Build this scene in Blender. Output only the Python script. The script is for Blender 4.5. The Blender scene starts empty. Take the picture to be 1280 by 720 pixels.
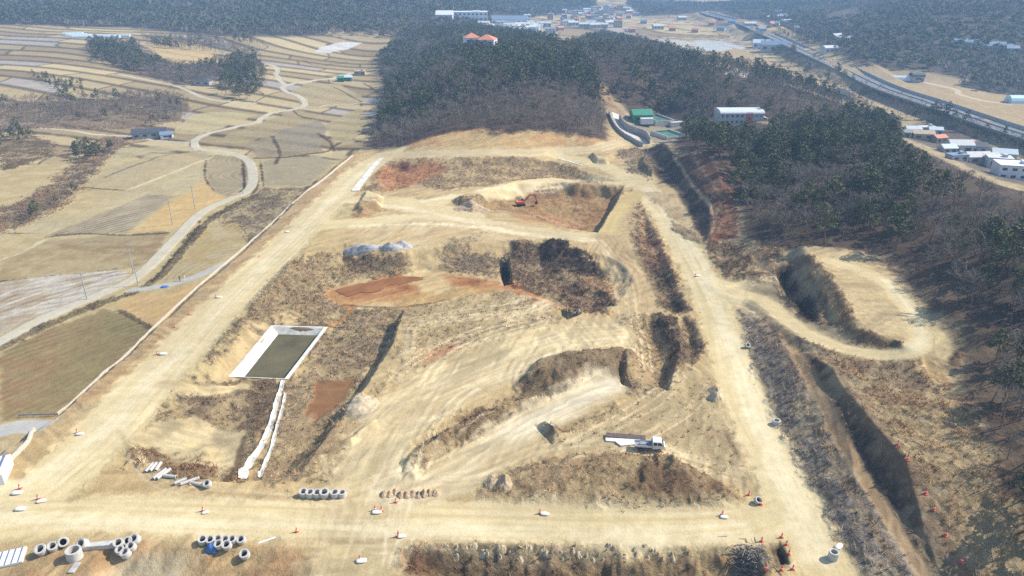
import bpy, math, random
import numpy as np
random.seed(7)
RNG = np.random.default_rng(11)
PI = math.pi
scene = bpy.context.scene
COLL = scene.collection

# ------------------------------------------------------------------ camera model
CAM_H, FPX = 80.0, 914.0
PITCH = math.atan(405.0 / 914.0)
SP, CP = math.sin(PITCH), math.cos(PITCH)

def ray(u, v):
    """ground direction per metre of depth: lateral, forward, drop"""
    w = v - 360.0
    return (u - 640.0) / FPX, CP - w / FPX * SP, SP + w / FPX * CP

# ------------------------------------------------------------------ noise
def _hash(ix, iy, seed):
    h = (ix.astype(np.int64) * 374761393 + iy.astype(np.int64) * 668265263 + seed * 144665) & 0xffffffff
    h = ((h ^ (h >> 13)) * 1274126177) & 0xffffffff
    h = h ^ (h >> 16)
    return (h & 0xffff).astype(np.float32) / 32767.5 - 1.0

def vnoise(x, y, scale, seed=0):
    x = np.asarray(x, dtype=np.float64) / scale; y = np.asarray(y, dtype=np.float64) / scale
    ix = np.floor(x); iy = np.floor(y)
    fx = (x - ix).astype(np.float32); fy = (y - iy).astype(np.float32)
    fx = fx * fx * (3 - 2 * fx); fy = fy * fy * (3 - 2 * fy)
    a = _hash(ix, iy, seed); b = _hash(ix + 1, iy, seed)
    c = _hash(ix, iy + 1, seed); d = _hash(ix + 1, iy + 1, seed)
    return (a * (1 - fx) + b * fx) * (1 - fy) + (c * (1 - fx) + d * fx) * fy

def fbm(x, y, scale, octs=3, seed=0):
    s = 0; amp = 1.0; tot = 0
    for k in range(octs):
        a = 0.6 * (k + 1); ca, sa = math.cos(a), math.sin(a)
        s = s + amp * vnoise(x * ca - y * sa, x * sa + y * ca, scale / (2.03 ** k), seed + k * 17)
        tot += amp; amp *= 0.55
    return s / tot

def sstep(x, a, b):
    t = np.clip((x - a) / (b - a), 0, 1)
    return t * t * (3 - 2 * t)

# ------------------------------------------------------------------ coarse terrain (thin-plate through control points)
# (pixel u, pixel v, height): each is turned into a real place on the land
CTRL_PX = """
0,720,0 300,720,0 640,720,0 900,720,0 1080,720,0 1280,720,1 300,600,0 640,600,0 950,500,0 300,400,0 640,400,0 870,330,0 400,260,0
640,240,0 800,220,0 500,190,0 700,188,0 110,560,0 20,640,0 400,500,0 800,450,0 1000,600,0 200,520,0 560,300,0 1050,500,0
0,530,-1 60,490,-1.5 150,440,-1.5 250,340,-1.5 350,255,-1.5 420,205,-1.5
0,400,-2 150,390,-2 100,300,-3 0,220,-3.5 200,200,-4 330,270,-2.5 380,200,-3 300,165,-5 150,150,-3.5 420,160,-4.5 0,150,-2 400,110,-4 250,100,-1
100,100,2 0,100,4 350,70,2 470,70,-3 100,60,8 250,60,6 430,48,6 500,48,6 0,55,9
600,161,7 540,172,4 680,166,6 740,168,4 760,183,1 480,170,-3 490,130,-3 490,100,-3 480,78,-3
600,130,12 550,100,15 650,100,19 700,130,14 600,72,18 660,75,18 550,48,8 740,150,5 640,48,4
780,160,-1 820,172,-2 830,145,-3 900,160,-1 790,130,4 800,110,12 900,110,12 1000,128,7 750,75,18 850,82,15 940,95,8 1060,140,0
900,55,-8 850,40,-8 1000,90,-8 960,60,-8 760,40,-6 650,42,-4 750,15,-5 1100,150,-7
1200,128,-8 1100,110,-8 1280,140,-8 1200,85,0 1100,60,10 1200,50,16 1280,30,26 1000,25,8 1280,95,-4 880,15,-4
1000,250,5 1000,210,8 930,205,6 1100,300,5 1200,300,8 1280,400,8 1280,300,12 1200,250,13 1100,215,10 1280,560,3 1180,480,3
860,190,1 900,230,2 920,300,2 1010,320,2 1000,182,6
1200,190,-7 1270,215,-7 1240,172,-8 1150,172,-6
"""
CTRL_W = [(-1500, 1150, 45), (-900, 1150, 38), (-500, 1250, 36), (-150, 1400, 40), (-1000, 2200, 120), (0, 2300, 80), (-400, 1900, 90), (250, 2000, 0),
          (450, 3000, -20), (900, 2200, 20), (1600, 1800, 60), (1500, 3000, 60), (600, 4500, -60), (-1500, 4500, 160), (2500, 4500, 60),
          (0, 7000, 100), (3000, 7000, 100), (-3000, 7000, 200), (60, 1500, -3), (150, 1600, -3), (-60, 20, 0), (60, 20, 0), (0, 45, 0), (-80, 45, 0), (110, 50, 1)]
_c = []
for tok in CTRL_PX.split():
    u, v, z = map(float, tok.split(','))
    rx, ry, rz = ray(u, v); t = (CAM_H - z) / rz
    _c.append((rx * t, ry * t, z))
_c += CTRL_W
_c = np.array(_c, dtype=np.float64)
def _ab(x, y):
    return 2.2 * x / (y + 60.0), np.log(y + 60.0)
_ca, _cb = _ab(_c[:, 0], _c[:, 1])
def _U(r2):
    return 0.5 * r2 * np.log(r2 + 1e-9)
_n = len(_c)
_A = np.zeros((_n + 3, _n + 3))
_r2 = (_ca[:, None] - _ca[None]) ** 2 + (_cb[:, None] - _cb[None]) ** 2
_A[:_n, :_n] = _U(_r2) + np.eye(_n) * 0.002
_A[:_n, _n] = 1; _A[:_n, _n + 1] = _ca; _A[:_n, _n + 2] = _cb; _A[_n:, :_n] = _A[:_n, _n:].T
_w = np.linalg.solve(_A, np.concatenate([_c[:, 2], [0, 0, 0]]))
def tps(x, y):
    a, b = _ab(x, y)
    s = _w[_n] + _w[_n + 1] * a + _w[_n + 2] * b
    for k in range(_n):
        s = s + _w[k] * _U((a - _ca[k]) ** 2 + (b - _cb[k]) ** 2)
    return s

# ------------------------------------------------------------------ the land grid
ys = [45.0]
while ys[-1] < 900: ys.append(ys[-1] * 1.003)
while ys[-1] < 7000: ys.append(ys[-1] * 1.010)
YS = np.array(ys); NR = len(YS); NC = 1700
AS = np.linspace(-0.95, 0.95, NC)
GX = (AS[None, :] * (YS[:, None] + 60.0)); GY = np.repeat(YS[:, None], NC, 1)
H = tps(GX[::4, ::8].copy(), GY[::4, ::8].copy())
def _up(h):   # the coarse land is smooth: evaluate sparsely, interpolate up
    rr = np.arange(NR) / 4.0; cc = np.arange(NC) / 8.0
    r0 = np.minimum(rr.astype(int), h.shape[0] - 2); c0 = np.minimum(cc.astype(int), h.shape[1] - 2)
    fr = (rr - r0)[:, None]; fc = (cc - c0)[None]
    return (h[r0][:, c0] * (1 - fr) * (1 - fc) + h[r0 + 1][:, c0] * fr * (1 - fc) + h[r0][:, c0 + 1] * (1 - fr) * fc + h[r0 + 1][:, c0 + 1] * fr * fc)
H = _up(H)
far_w = sstep(GY, 500, 1200)
H += far_w * 9 * fbm(GX, GY, 260, 3, 5)

def gz(x, y, arr=None):
    """height of the land at x, y"""
    arr = H if arr is None else arr
    x = np.asarray(x, dtype=np.float64); y = np.clip(np.asarray(y, dtype=np.float64), YS[0], YS[-1] - 1)
    r = np.clip(np.searchsorted(YS, y) - 1, 0, NR - 2); fr = (y - YS[r]) / (YS[r + 1] - YS[r])
    c = np.clip((x / (y + 60.0) - AS[0]) / (AS[1] - AS[0]), 0, NC - 1.001); c0 = c.astype(int); fc = c - c0
    return (arr[r, c0] * (1 - fr) * (1 - fc) + arr[r + 1, c0] * fr * (1 - fc) + arr[r, c0 + 1] * (1 - fr) * fc + arr[r + 1, c0 + 1] * fr * fc)

_T = np.geomspace(40, 6800, 520)
def ground(pts):
    """where the sight lines through these points of the survey picture meet the land"""
    out = []
    for (u, v) in pts:
        rx, ry, rz = ray(u, v)
        tt = _T / ry
        x = rx * tt; y = _T; d = (CAM_H - rz * tt) - gz(x, y)
        k = np.argmax(d < 0)
        if d[k] >= 0: k = len(d) - 1
        if k == 0: k = 1
        f = d[k - 1] / (d[k - 1] - d[k] + 1e-12)
        t = tt[k - 1] + (tt[k] - tt[k - 1]) * f
        out.append((rx * t, ry * t))
    return out

def px(s):
    return [tuple(map(float, t.split(','))) for t in s.split()]

def P(s):
    return np.array(ground(px(s) if isinstance(s, str) else s))

def smooth(p, n=6, closed=False):
    p = [tuple(q) for q in p]; m = len(p); out = []
    rng = range(m if closed else m - 1)
    for i in rng:
        g = (lambda k: p[k % m]) if closed else (lambda k: p[min(max(k, 0), m - 1)])
        a, b, c, d = map(np.array, (g(i - 1), g(i), g(i + 1), g(i + 2)))
        for k in range(n):
            t = k / n
            out.append(0.5 * ((2 * b) + (-a + c) * t + (2 * a - 5 * b + 4 * c - d) * t * t + (-a + 3 * b - 3 * c + d) * t ** 3))
    if not closed: out.append(np.array(p[-1]))
    return np.array(out)

def box(pts, pad):
    y0, y1 = pts[:, 1].min() - pad, pts[:, 1].max() + pad
    r0 = max(int(np.searchsorted(YS, y0)) - 1, 0); r1 = min(int(np.searchsorted(YS, y1)) + 1, NR)
    if r1 <= r0: return None
    x0, x1 = pts[:, 0].min() - pad, pts[:, 0].max() + pad
    ya = YS[r0] + 60; yb = YS[r1 - 1] + 60
    a0 = min(x0 / ya, x0 / yb); a1 = max(x1 / ya, x1 / yb)
    c0 = int(np.clip((a0 - AS[0]) / (AS[1] - AS[0]) - 1, 0, NC)); c1 = int(np.clip((a1 - AS[0]) / (AS[1] - AS[0]) + 2, 0, NC))
    if c1 <= c0: return None
    return slice(r0, r1), slice(c0, c1)

def seg_d(X, Y, p, q):
    dx, dy = q[0] - p[0], q[1] - p[1]; L2 = dx * dx + dy * dy + 1e-12
    t = np.clip(((X - p[0]) * dx + (Y - p[1]) * dy) / L2, 0, 1)
    return np.hypot(X - p[0] - t * dx, Y - p[1] - t * dy)

def inside(X, Y, pts):
    ins = np.zeros(X.shape, bool); n = len(pts)
    for i in range(n):
        (x1, y1), (x2, y2) = pts[i], pts[(i + 1) % n]
        if y1 == y2: continue
        c = ((y1 > Y) != (y2 > Y)) & (X < (x2 - x1) * (Y - y1) / (y2 - y1) + x1)
        ins ^= c
    return ins

def sd_poly(X, Y, pts, ws=None):
    d = np.full(X.shape, 1e9); n = len(pts)
    for i in range(n):
        e = seg_d(X, Y, pts[i], pts[(i + 1) % n])
        if ws is not None: e = e / ws[i]
        d = np.minimum(d, e)
    return np.where(inside(X, Y, pts), d, -d)

def sd_line(X, Y, pts):
    d = np.full(X.shape, 1e9); al = np.zeros(X.shape); s = 0
    for i in range(len(pts) - 1):
        e = seg_d(X, Y, pts[i], pts[i + 1])
        m = e < d
        L = math.hypot(*(pts[i + 1] - pts[i]))
        t = ((X - pts[i][0]) * (pts[i + 1][0] - pts[i][0]) + (Y - pts[i][1]) * (pts[i + 1][1] - pts[i][1])) / (L * L + 1e-9)
        al = np.where(m, s + np.clip(t, 0, 1) * L, al)
        d = np.where(m, e, d); s += L
    return d, al

def lift(s, dz, w, wob=0.25):
    """raise (or dig) the land inside an outline; w = width of each edge's slope"""
    pts = P(s); n = len(pts)
    ws = [w] * n if not isinstance(w, (list, tuple)) else list(w)
    ws = (ws + [ws[-1]] * n)[:n]
    b = box(pts, 2)
    if b is None: return
    X, Y = GX[b], GY[b]
    d = sd_poly(X, Y, pts, ws)
    d = d * (1 + wob * vnoise(X, Y, 7, 3) + wob * 0.6 * vnoise(X, Y, 2.6, 4))
    k = np.clip(d, 0, 1)
    k = np.where(k < 0.15, k * k / 0.3, np.where(k > 0.85, 1 - (1 - k) ** 2 / 0.3 - 0.15 + 0.0, k - 0.075)) / 0.85
    H[b] += dz * np.clip(k, 0, 1)

def ridge(s, dz, hw, flat=0.0):
    pts = smooth(P(s)); b = box(pts, hw + 1)
    if b is None: return
    d, _ = sd_line(GX[b], GY[b], pts)
    H[b] += dz * (1 - sstep(d, flat, hw))
# ------------------------------------------------------------------ earthworks
# paddies lie lower than the graded site, behind its kerb line
lift("451,187 440,194 71,523 33,548 -80,620 -500,620 -500,150 200,130 430,170", -2.2, [4, 4, 4, 4, 40, 60, 60, 60, 20], 0.05)
# hillside cut on the right: lower slope, bench, upper slope
lift("893,300 905,345 925,385 937,430 960,500 988,560 1022,620 1058,690 1090,745 1800,760 1900,400 1300,240 980,230 905,262", 4.6, [34, 30, 18, 12, 11, 11, 11, 11, 40, 60, 60, 60, 25, 16], 0.06)
lift("1004,446 1035,490 1074,560 1124,640 1180,728 1800,740 1900,480 1300,400 1160,480 1085,466", 4.8, [5.4, 5.4, 5.4, 5.4, 30, 60, 60, 40, 14, 12], 0.06)
# cut slopes further up the road
lift("806,186 826,212 852,240 868,275 882,306 910,300 960,250 960,190 880,172 830,178", 3.9, [7, 7, 7, 7, 8, 20, 20, 20, 10, 10], 0.06)
lift("841,194 868,233 893,271 884,303 915,292 950,250 940,195 880,180", 3.4, [12, 11, 9, 8, 20, 20, 20, 8], 0.06)
# upper works and the digger's pit
lift("478,204 560,200 700,203 785,228 690,222 610,232 540,238 470,240", -2.0, 6)
lift("596,244 640,228 700,227 782,231 772,252 748,291 705,284 650,262 600,264", -4.2, [9, 8, 6, 4, 3, 3, 9, 9, 9])
# the big low basin with pond and rusty water
lift("430,303 385,315 340,350 305,395 265,440 222,476 165,520 158,575 230,600 300,606 380,592 405,552 455,488 492,430 505,388 560,374 640,362 700,385 740,392 775,380 795,350 775,325 700,303 655,303 632,300 560,305 500,312",
     -4.0, [10, 12, 12, 12, 14, 16, 16, 12, 6, 5, 6, 4.2, 3.6, 2.4, 3, 8, 8, 6, 6, 8, 8, 8, 9, 6, 9, 10, 10])
lift("800,250 826,300 862,388 838,394 815,360 796,305", -2.6, [5, 5, 6, 6, 9, 5])
lift("778,398 826,390 852,430 836,489 792,472 768,430", -3.2, [7, 5, 2.2, 3, 8, 9])
lift("848,395 866,398 884,436 862,455 850,430", -1.8, 3)
lift("622,324 636,324 642,355 627,358", -3.5, 1.6)
lift("698,389 720,381 727,392 708,400", -2.6, 1.8)
lift("646,478 662,455 705,440 762,436 802,446 796,468 742,482 700,494 662,494", 2.6, [4, 4, 5, 5, 5, 6, 6, 6, 5])
lift("763,440 786,436 784,462 790,486 776,480 768,462", -3.0, 2.4)
lift("494,578 518,556 560,530 620,506 690,490 690,502 622,532 566,562 524,586 502,592", 2.2, 4)
lift("515,560 560,534 610,512 600,508 552,528 512,552", -2.4, 2.5)
lift("663,530 690,556 712,551 778,514 768,507 705,540 686,524", 1.5, 2.4)
lift("598,612 640,584 700,570 780,566 850,576 900,600 935,634 760,638 610,630", 2.0, [5, 4, 3, 3, 4, 6, 8, 11, 9])
lift("503,683 560,677 900,679 935,684 945,700 960,720 1000,800 480,800 497,720", -5, [8, 8, 8, 5, 5, 6, 10, 10, 2.5])
lift("120,684 330,679 392,690 398,760 90,760", -1.6, 5)
lift("964,684 974,673 984,690 990,706 974,708", -2.4, 1.4)
POND_RIM = P("288,471 340,408 405,410 356,474")
def level(pts, z, w):
    b = box(pts, w + 1); d = sd_poly(GX[b], GY[b], pts); m = sstep(d, -w, 0); H[b] = H[b] * (1 - m) + z * m
_pc = POND_RIM.mean(0)
POND_Z = float(np.mean(gz(*((POND_RIM - _pc) * 1.08 + _pc).T)))
level((POND_RIM - _pc) * 1.12 + _pc, POND_Z, 3.5)
POND_RIM = P("288,471 340,408 405,410 356,474")
lift("288,471 340,408 405,410 356,474", -3.2, [3.4, 2.8, 1.0, 1.0], 0.0)
lift("884,486 896,480 905,486 905,502 890,504", 1.2, 1.6)
lift("560,251 590,243 616,258 592,267", 2.2, 3.5)
lift("672,303 700,300 730,325 765,345 772,372 720,372 680,345", 1.6, 4)
lift("965,336 988,330 1022,375 1028,404 1002,399 975,370", -3.4, [3, 3, 3.5, 4, 5, 3])
_pad = P("1003,318 1080,315 1102,325 1150,380 1196,434 1182,446 1150,441 1086,424 1062,404 1050,378")
level(_pad, float(np.median(gz(_pad[:, 0], _pad[:, 1]))) + 0.3, 4.5)
PAD = P("1003,318 1080,315 1102,325 1150,380 1196,434 1182,446 1150,441 1086,424 1062,404 1050,378")
def grade(s, w, soft):
    """smooth a track bed to the height along its own centre line"""
    p = smooth(P(s), 8); z = gz(p[:, 0], p[:, 1]); z = np.convolve(np.pad(z, 6, mode='edge'), np.ones(13) / 13, 'valid')
    b = box(p, w + soft + 1); X, Y = GX[b], GY[b]; d, al = sd_line(X, Y, p)
    L = np.concatenate([[0], np.cumsum(np.hypot(*(p[1:] - p[:-1]).T))]); m = 1 - sstep(d, w / 2, w / 2 + soft)
    H[b] = H[b] * (1 - m) + np.interp(al, L, z) * m
grade("905,358 925,368 940,370 962,380 985,400 1012,418 1042,431 1076,440 1112,443 1140,438 1152,426", 5.5, 3)
lift("935,300 968,308 985,325 962,345 940,330 915,318", 1.2, 5)
lift("800,195 820,200 830,215 815,222 795,212", 2.0, 3)
# red-tan shoulder left of the road's head, heaps along the north track
for q, hh in (("735,195 750,190 770,196 760,206 742,204", 1.8), ("440,262 455,240 480,246 478,262 450,270", 1.6), ("608,596 618,590 624,602 612,606", 1.4), ("622,596 634,591 642,602 630,608", 1.4),
              ("498,590 520,577 536,588 522,602 500,602", 0.9), ("812,572 824,568 832,584 820,590", 1.5), ("832,574 844,572 850,584 840,590", 1.2), ("420,556 470,520 476,536 440,560", 1.0)):
    lift(q, hh, 2.2)
for k in range(12):
    lift("%g,%g %g,%g %g,%g %g,%g" % (478 + 6 * k, 617 + (k % 3), 482 + 6 * k, 613, 486 + 6 * k, 616 + (k % 2), 482 + 6 * k, 621), 0.8, 1.1)
ridge("960,42 1020,70 1085,103 1150,127 1250,160 1340,190", 5.0, 30, 15)
ridge("880,18 920,30 960,42", 4.0, 30, 15)

# dug faces are broken, not smooth
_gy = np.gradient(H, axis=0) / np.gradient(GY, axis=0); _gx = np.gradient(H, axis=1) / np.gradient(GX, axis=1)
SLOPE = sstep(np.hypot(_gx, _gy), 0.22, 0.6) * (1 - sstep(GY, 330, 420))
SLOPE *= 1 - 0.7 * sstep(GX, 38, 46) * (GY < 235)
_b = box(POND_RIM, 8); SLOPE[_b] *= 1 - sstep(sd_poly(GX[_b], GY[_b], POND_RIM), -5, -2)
H += SLOPE * (0.55 * np.abs(fbm(GX, GY, 2.6, 3, 201)) - 0.2 + 0.35 * fbm(GX, GY, 6.5, 2, 202))
# ------------------------------------------------------------------ what the land is made of
K_ALB = 0.52
def lin(c):
    c = np.array(c, dtype=float) / 255.0
    return np.where(c <= 0.04045, c / 12.92, ((c + 0.055) / 1.055) ** 2.4)
def alb(c):
    return lin(c) * K_ALB

N1 = fbm(GX, GY, 1.3, 2, 21); N4 = fbm(GX, GY, 5, 3, 31); N20 = fbm(GX, GY, 28, 3, 41)
COL = np.zeros(GX.shape + (3,), np.float32)
ROUGH = np.full(GX.shape, 0.3, np.float32); VEG = np.zeros(GX.shape, np.float32); CLS = np.zeros(GX.shape, np.int8)
GROUND, ROAD, FIELD, TRACK, HILL = 0, 1, 2, 3, 4

def put(b, m, col, col2=None, rough=None, veg=None, cls=None, mix=None):
    m = m.astype(np.float32)
    c = np.broadcast_to(alb(col), m.shape + (3,))
    if col2 is not None:
        k = mix if mix is not None else sstep(N4[b] + 0.5 * N20[b], -0.45, 0.45)
        c = c * (1 - k[..., None]) + alb(col2) * k[..., None]
    COL[b] = COL[b] * (1 - m[..., None]) + c * m[..., None]
    if rough is not None: ROUGH[b] = ROUGH[b] * (1 - m) + rough * m
    if veg is not None: VEG[b] = VEG[b] * (1 - m) + veg * m
    if cls is not None:
        v = CLS[b]; v[m > 0.5] = cls

def area(s, col, col2=None, soft=1.0, rag=1.2, a=1.0, rough=None, veg=None, cls=None, stripes=None, sm=False, hollow=0):
    """stripes = (direction in degrees, spacing m, strength, dark colour, curve)"""
    pts = P(s) if isinstance(s, str) else s
    if sm: pts = smooth(pts, 4, True)
    b = box(pts, soft + rag + 1)
    if b is None: return
    X, Y = GX[b], GY[b]
    if veg and veg > 0.35 and GY[b].min() < 330:
        rag = rag * 1.8; soft = soft * 1.5
    d = sd_poly(X, Y, pts) + rag * (0.8 * N4[b] + 0.7 * N1[b])
    m = a * sstep(d, -soft, soft)
    if veg and veg > 0.35 and not stripes: m = m * (0.5 + 0.5 * sstep(N4[b] + N1[b] * .7, -0.45, 0.12))
    mix = None
    if stripes:
        an, sp, st, dk = stripes[:4]; cv = stripes[4] if len(stripes) > 4 else 0
        t = X * math.cos(math.radians(an)) + Y * math.sin(math.radians(an)); q = -X * math.sin(math.radians(an)) + Y * math.cos(math.radians(an))
        q = q + cv * np.abs(t - t.mean()) ** 2 / 60 + 1.6 * N20[b] + 0.35 * N4[b]
        lines = 0.5 + 0.5 * np.sin(q * 2 * PI / sp)
        lines = lines * (0.55 + 0.45 * vnoise(t, q * 3, 9, 6)) * st
        put(b, m, col, col2, rough, veg, cls)
        put(b, m * np.clip(lines, 0, 1), dk)
        H[b] += 0.10 * m * (0.5 - lines)
        return
    put(b, m, col, col2, rough, veg, cls)

def line(s, w, col, col2=None, soft=0.5, rag=0.5, a=1.0, rough=None, veg=None, cls=None, streak=0, dz=0, sm=True, n=6):
    pts = P(s) if isinstance(s, str) else s
    if sm: pts = smooth(pts, n)
    b = box(pts, w / 2 + soft + rag + 1)
    if b is None: return
    X, Y = GX[b], GY[b]
    d, al = sd_line(X, Y, pts)
    sd = w / 2 - d + rag * (0.6 * N4[b] + 0.6 * N1[b])
    m = a * sstep(sd, -soft, soft)
    mix = None
    if streak:   # wheel tracks run along the line
        st = 0.6 * vnoise(d * 1.0, al / 16, 0.9, 51) + 0.5 * vnoise(d, al / 30, 0.45, 52)
        mix = np.clip(0.5 + st * streak, 0, 1)
        m = m * (1 if col2 is not None else np.clip(mix * 1.6, 0, 1))
    put(b, m, col, col2, rough, veg, cls, mix)
    if dz: H[b] += dz * m

# --- the broad lie of the land
base = np.zeros_like(GX)
COL[:] = alb((186, 166, 128))
ROUGH[:] = 0.25
full = (slice(0, NR), slice(0, NC))
# terraced paddies of the valley: curved strips with dark banks
q = (GY + 55 * fbm(GX, GY, 260, 2, 61) + 0.22 * GX) / (12 + 0.010 * GY)
bi = np.floor(q); fq = q - bi
xx = GX / (48 + 0.03 * GY) + 5.3 * _hash(bi, bi * 0, 7) + 0.6 * fbm(GX, GY, 90, 2, 62)
xi = np.floor(xx); fx = xx - xi
cellr = _hash(bi, xi, 9); cellr2 = _hash(bi, xi, 19)
edge = np.minimum(np.minimum(fq, 1 - fq) * (12 + .010 * GY), np.minimum(fx, 1 - fx) * (48 + .03 * GY) * 1.3)
bank = 1 - sstep(edge + 0.8 * N4 * (GY < 450), 0.2, 0.9 + GY * 0.0026)
valley = sstep(GY, 300, 330) * (1 - sstep(GX, -40, 40)) + (sstep(GY, 640, 700) * sstep(GX, -60, 20))
valley = np.clip(valley, 0, 1)
tone = np.stack([alb((218, 196, 146)) * (1 - t) + alb((158, 136, 102)) * t for t in (0.0, 1.0)])
tt = np.clip(0.5 + 0.5 * cellr + 0.25 * N20, 0, 1)[..., None]
fcol = tone[0] * (1 - tt) + tone[1] * tt
fcol = np.where((cellr2 > 0.82)[..., None], alb((186, 174, 158)), fcol)
fcol = fcol * (1 - bank[..., None] * 0.8) + alb((94, 80, 62)) * bank[..., None] * 0.8
COL[:] = COL * (1 - valley[..., None]) + fcol * valley[..., None]
CLS[valley > 0.5] = FIELD
# little steps in the ground between the strips

# --- left paddies near the site
BANK = (104, 88, 66)
area("-60,208 130,203 250,199 330,201 420,202 452,188 70,523 30,545 -60,560", (206, 186, 138), (188, 166, 118), soft=1, cls=FIELD, rough=0.15)
area("0,300 60,272 100,268 155,238 235,205 262,205 258,222 216,244 186,243 60,293 50,292 0,290", (206, 190, 148), (192, 174, 130), cls=FIELD, stripes=(38, 2.6, 0.35, (170, 150, 112)))
area("104,232 130,215 190,192 258,190 262,198 235,206 160,238", (200, 182, 140), (190, 170, 126), cls=FIELD, stripes=(25, 3.0, 0.3, (150, 130, 98)))
area("130,207 150,185 250,181 250,187 190,190", (204, 188, 144), (190, 174, 128), cls=FIELD, stripes=(20, 2.4, 0.35, (158, 140, 106), 1))
area("60,294 186,243 216,245 160,291 140,292", (196, 180, 146), (176, 160, 130), cls=FIELD, stripes=(52, 2.5, 0.9, (120, 104, 84)))
area("160,291 246,231 258,225 268,240 284,246 240,280 212,287", (220, 188, 128), (208, 174, 116), cls=FIELD)
area("258,200 270,194 303,197 305,234 284,245 268,240 257,222", (190, 172, 134), (178, 160, 122), cls=FIELD, stripes=(95, 3.2, 0.75, (140, 122, 92), 3))
area("326,203 345,198 398,195 418,203 396,222 384,232 330,232", (186, 170, 134), (176, 160, 124), cls=FIELD, stripes=(15, 3.0, 0.5, (150, 134, 104), 4))
area("322,196 310,180 350,165 400,180 405,192 350,198", (176, 160, 126), (166, 148, 116), cls=FIELD, stripes=(100, 3.0, 0.6, (136, 118, 92), 3))
area("332,236 384,235 394,228 382,245 345,280 310,303 300,282 262,282 300,255", (152, 134, 106), (128, 112, 90), cls=FIELD, rough=0.6, veg=0.5)
area("186,356 224,318 262,281 296,279 307,292 303,312 240,345", (198, 180, 136), (184, 160, 108), cls=FIELD, stripes=(48, 2.6, 0.55, (160, 140, 104), 2))
area("0,345 60,300 160,293 210,289 205,302 186,328 165,335 60,345 0,352", (184, 164, 122), (160, 136, 98), cls=FIELD, stripes=(5, 6, 0.4, (136, 114, 84)))
area("0,322 50,306 170,322 160,336 0,350", (192, 172, 128), (172, 148, 104), cls=FIELD, stripes=(8, 5, 0.3, (150, 128, 94)))
area("0,352 60,344 150,337 162,343 130,362 60,392 0,418", (214, 204, 184), (186, 168, 138), cls=FIELD, rough=0.3, stripes=(28, 3.4, 0.7, (158, 138, 112)))
area("0,440 60,412 128,388 150,388 192,410 150,450 100,494 68,522 0,528", (166, 146, 102), (158, 128, 90), cls=FIELD, stripes=(58, 2.3, 0.55, (116, 100, 68), 0.5), rough=0.25)
area("40,500 120,402 150,392 180,408 150,440 90,500", (148, 138, 94), a=0.5, soft=6, rag=3, stripes=(58, 2.3, 0.4, (116, 104, 70), 0.5))
area("141,386 160,371 214,365 262,348 256,364 200,406 192,408 152,388", (218, 184, 128), (208, 172, 114), cls=FIELD, stripes=(60, 3.2, 0.35, (186, 152, 104)))
area("215,165 240,142 290,140 322,143 300,152 252,168", (206, 188, 140), (196, 178, 128), cls=FIELD)
area("262,178 330,152 375,137 400,146 395,165 350,165 300,180", (188, 168, 124), (178, 158, 116), cls=FIELD, stripes=(110, 3, 0.4, (150, 130, 96), 3))
area("362,116 386,103 425,105 450,120 460,128 378,137 372,122", (196, 178, 134), (184, 164, 120), cls=FIELD, stripes=(100, 4, 0.5, (160, 140, 106), 3))
area("346,165 398,150 410,158 402,182 372,190", (166, 152, 126), (160, 146, 118), cls=FIELD)
area("405,155 450,135 462,150 440,180 420,185", (190, 172, 126), (178, 160, 118), cls=FIELD)
for s, w in (("0,291 50,292", 0.9), ("60,296 110,292 160,294 210,291", 1.6), ("104,234 125,236 160,238", 1.2), ("187,191 222,191 262,188", 0.9), ("0,352 60,345 150,336", 0.5),
             ("258,198 257,222 268,238", 0.6), ("303,197 306,236", 1.0), ("330,233 326,202", 0.8), ("300,282 312,300 304,316", 0.5), ("320,198 360,196 405,190 425,178", 2.2),
             ("332,237 380,236 400,222", 0.5), ("340,170 350,190 345,205", 1.6), ("398,168 412,176 418,188", 1.8), ("366,136 376,146 400,150", 1.6), ("150,388 165,396 180,404 195,410", 1.6),
             ("416,108 435,118 450,126 452,132", 1.6), ("455,104 468,112 478,118", 2.0), ("484,100 492,108", 1.4), ("250,96 300,104 330,118", 1.4), ("380,76 400,82 440,78 480,80", 1.6)):
    line(s, w, BANK, (86, 72, 54), soft=0.4, rag=0.8, rough=0.5, veg=0.3, a=0.85)
line("158,238 200,222 240,206 265,196", 1.6, (220, 202, 160), rag=0.6)
line("130,222 160,210 200,196 226,190", 1.0, BANK, rag=0.8, a=0.8)
line("60,294 100,280 150,258 186,243", 1.6, (176, 156, 120), rag=1)
line("0,325 30,314 55,300", 1.4, (214, 198, 160), rag=1)
for k in range(5):   # ruts over the pale lane
    line("%g,%g %g,%g %g,%g" % (0, 398 - 7 * k, 60, 377 - 7 * k, 140, 347 - 2 * k), 0.7, (140, 120, 98) if k % 2 else (226, 218, 204), rag=0.5, a=0.8)
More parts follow.
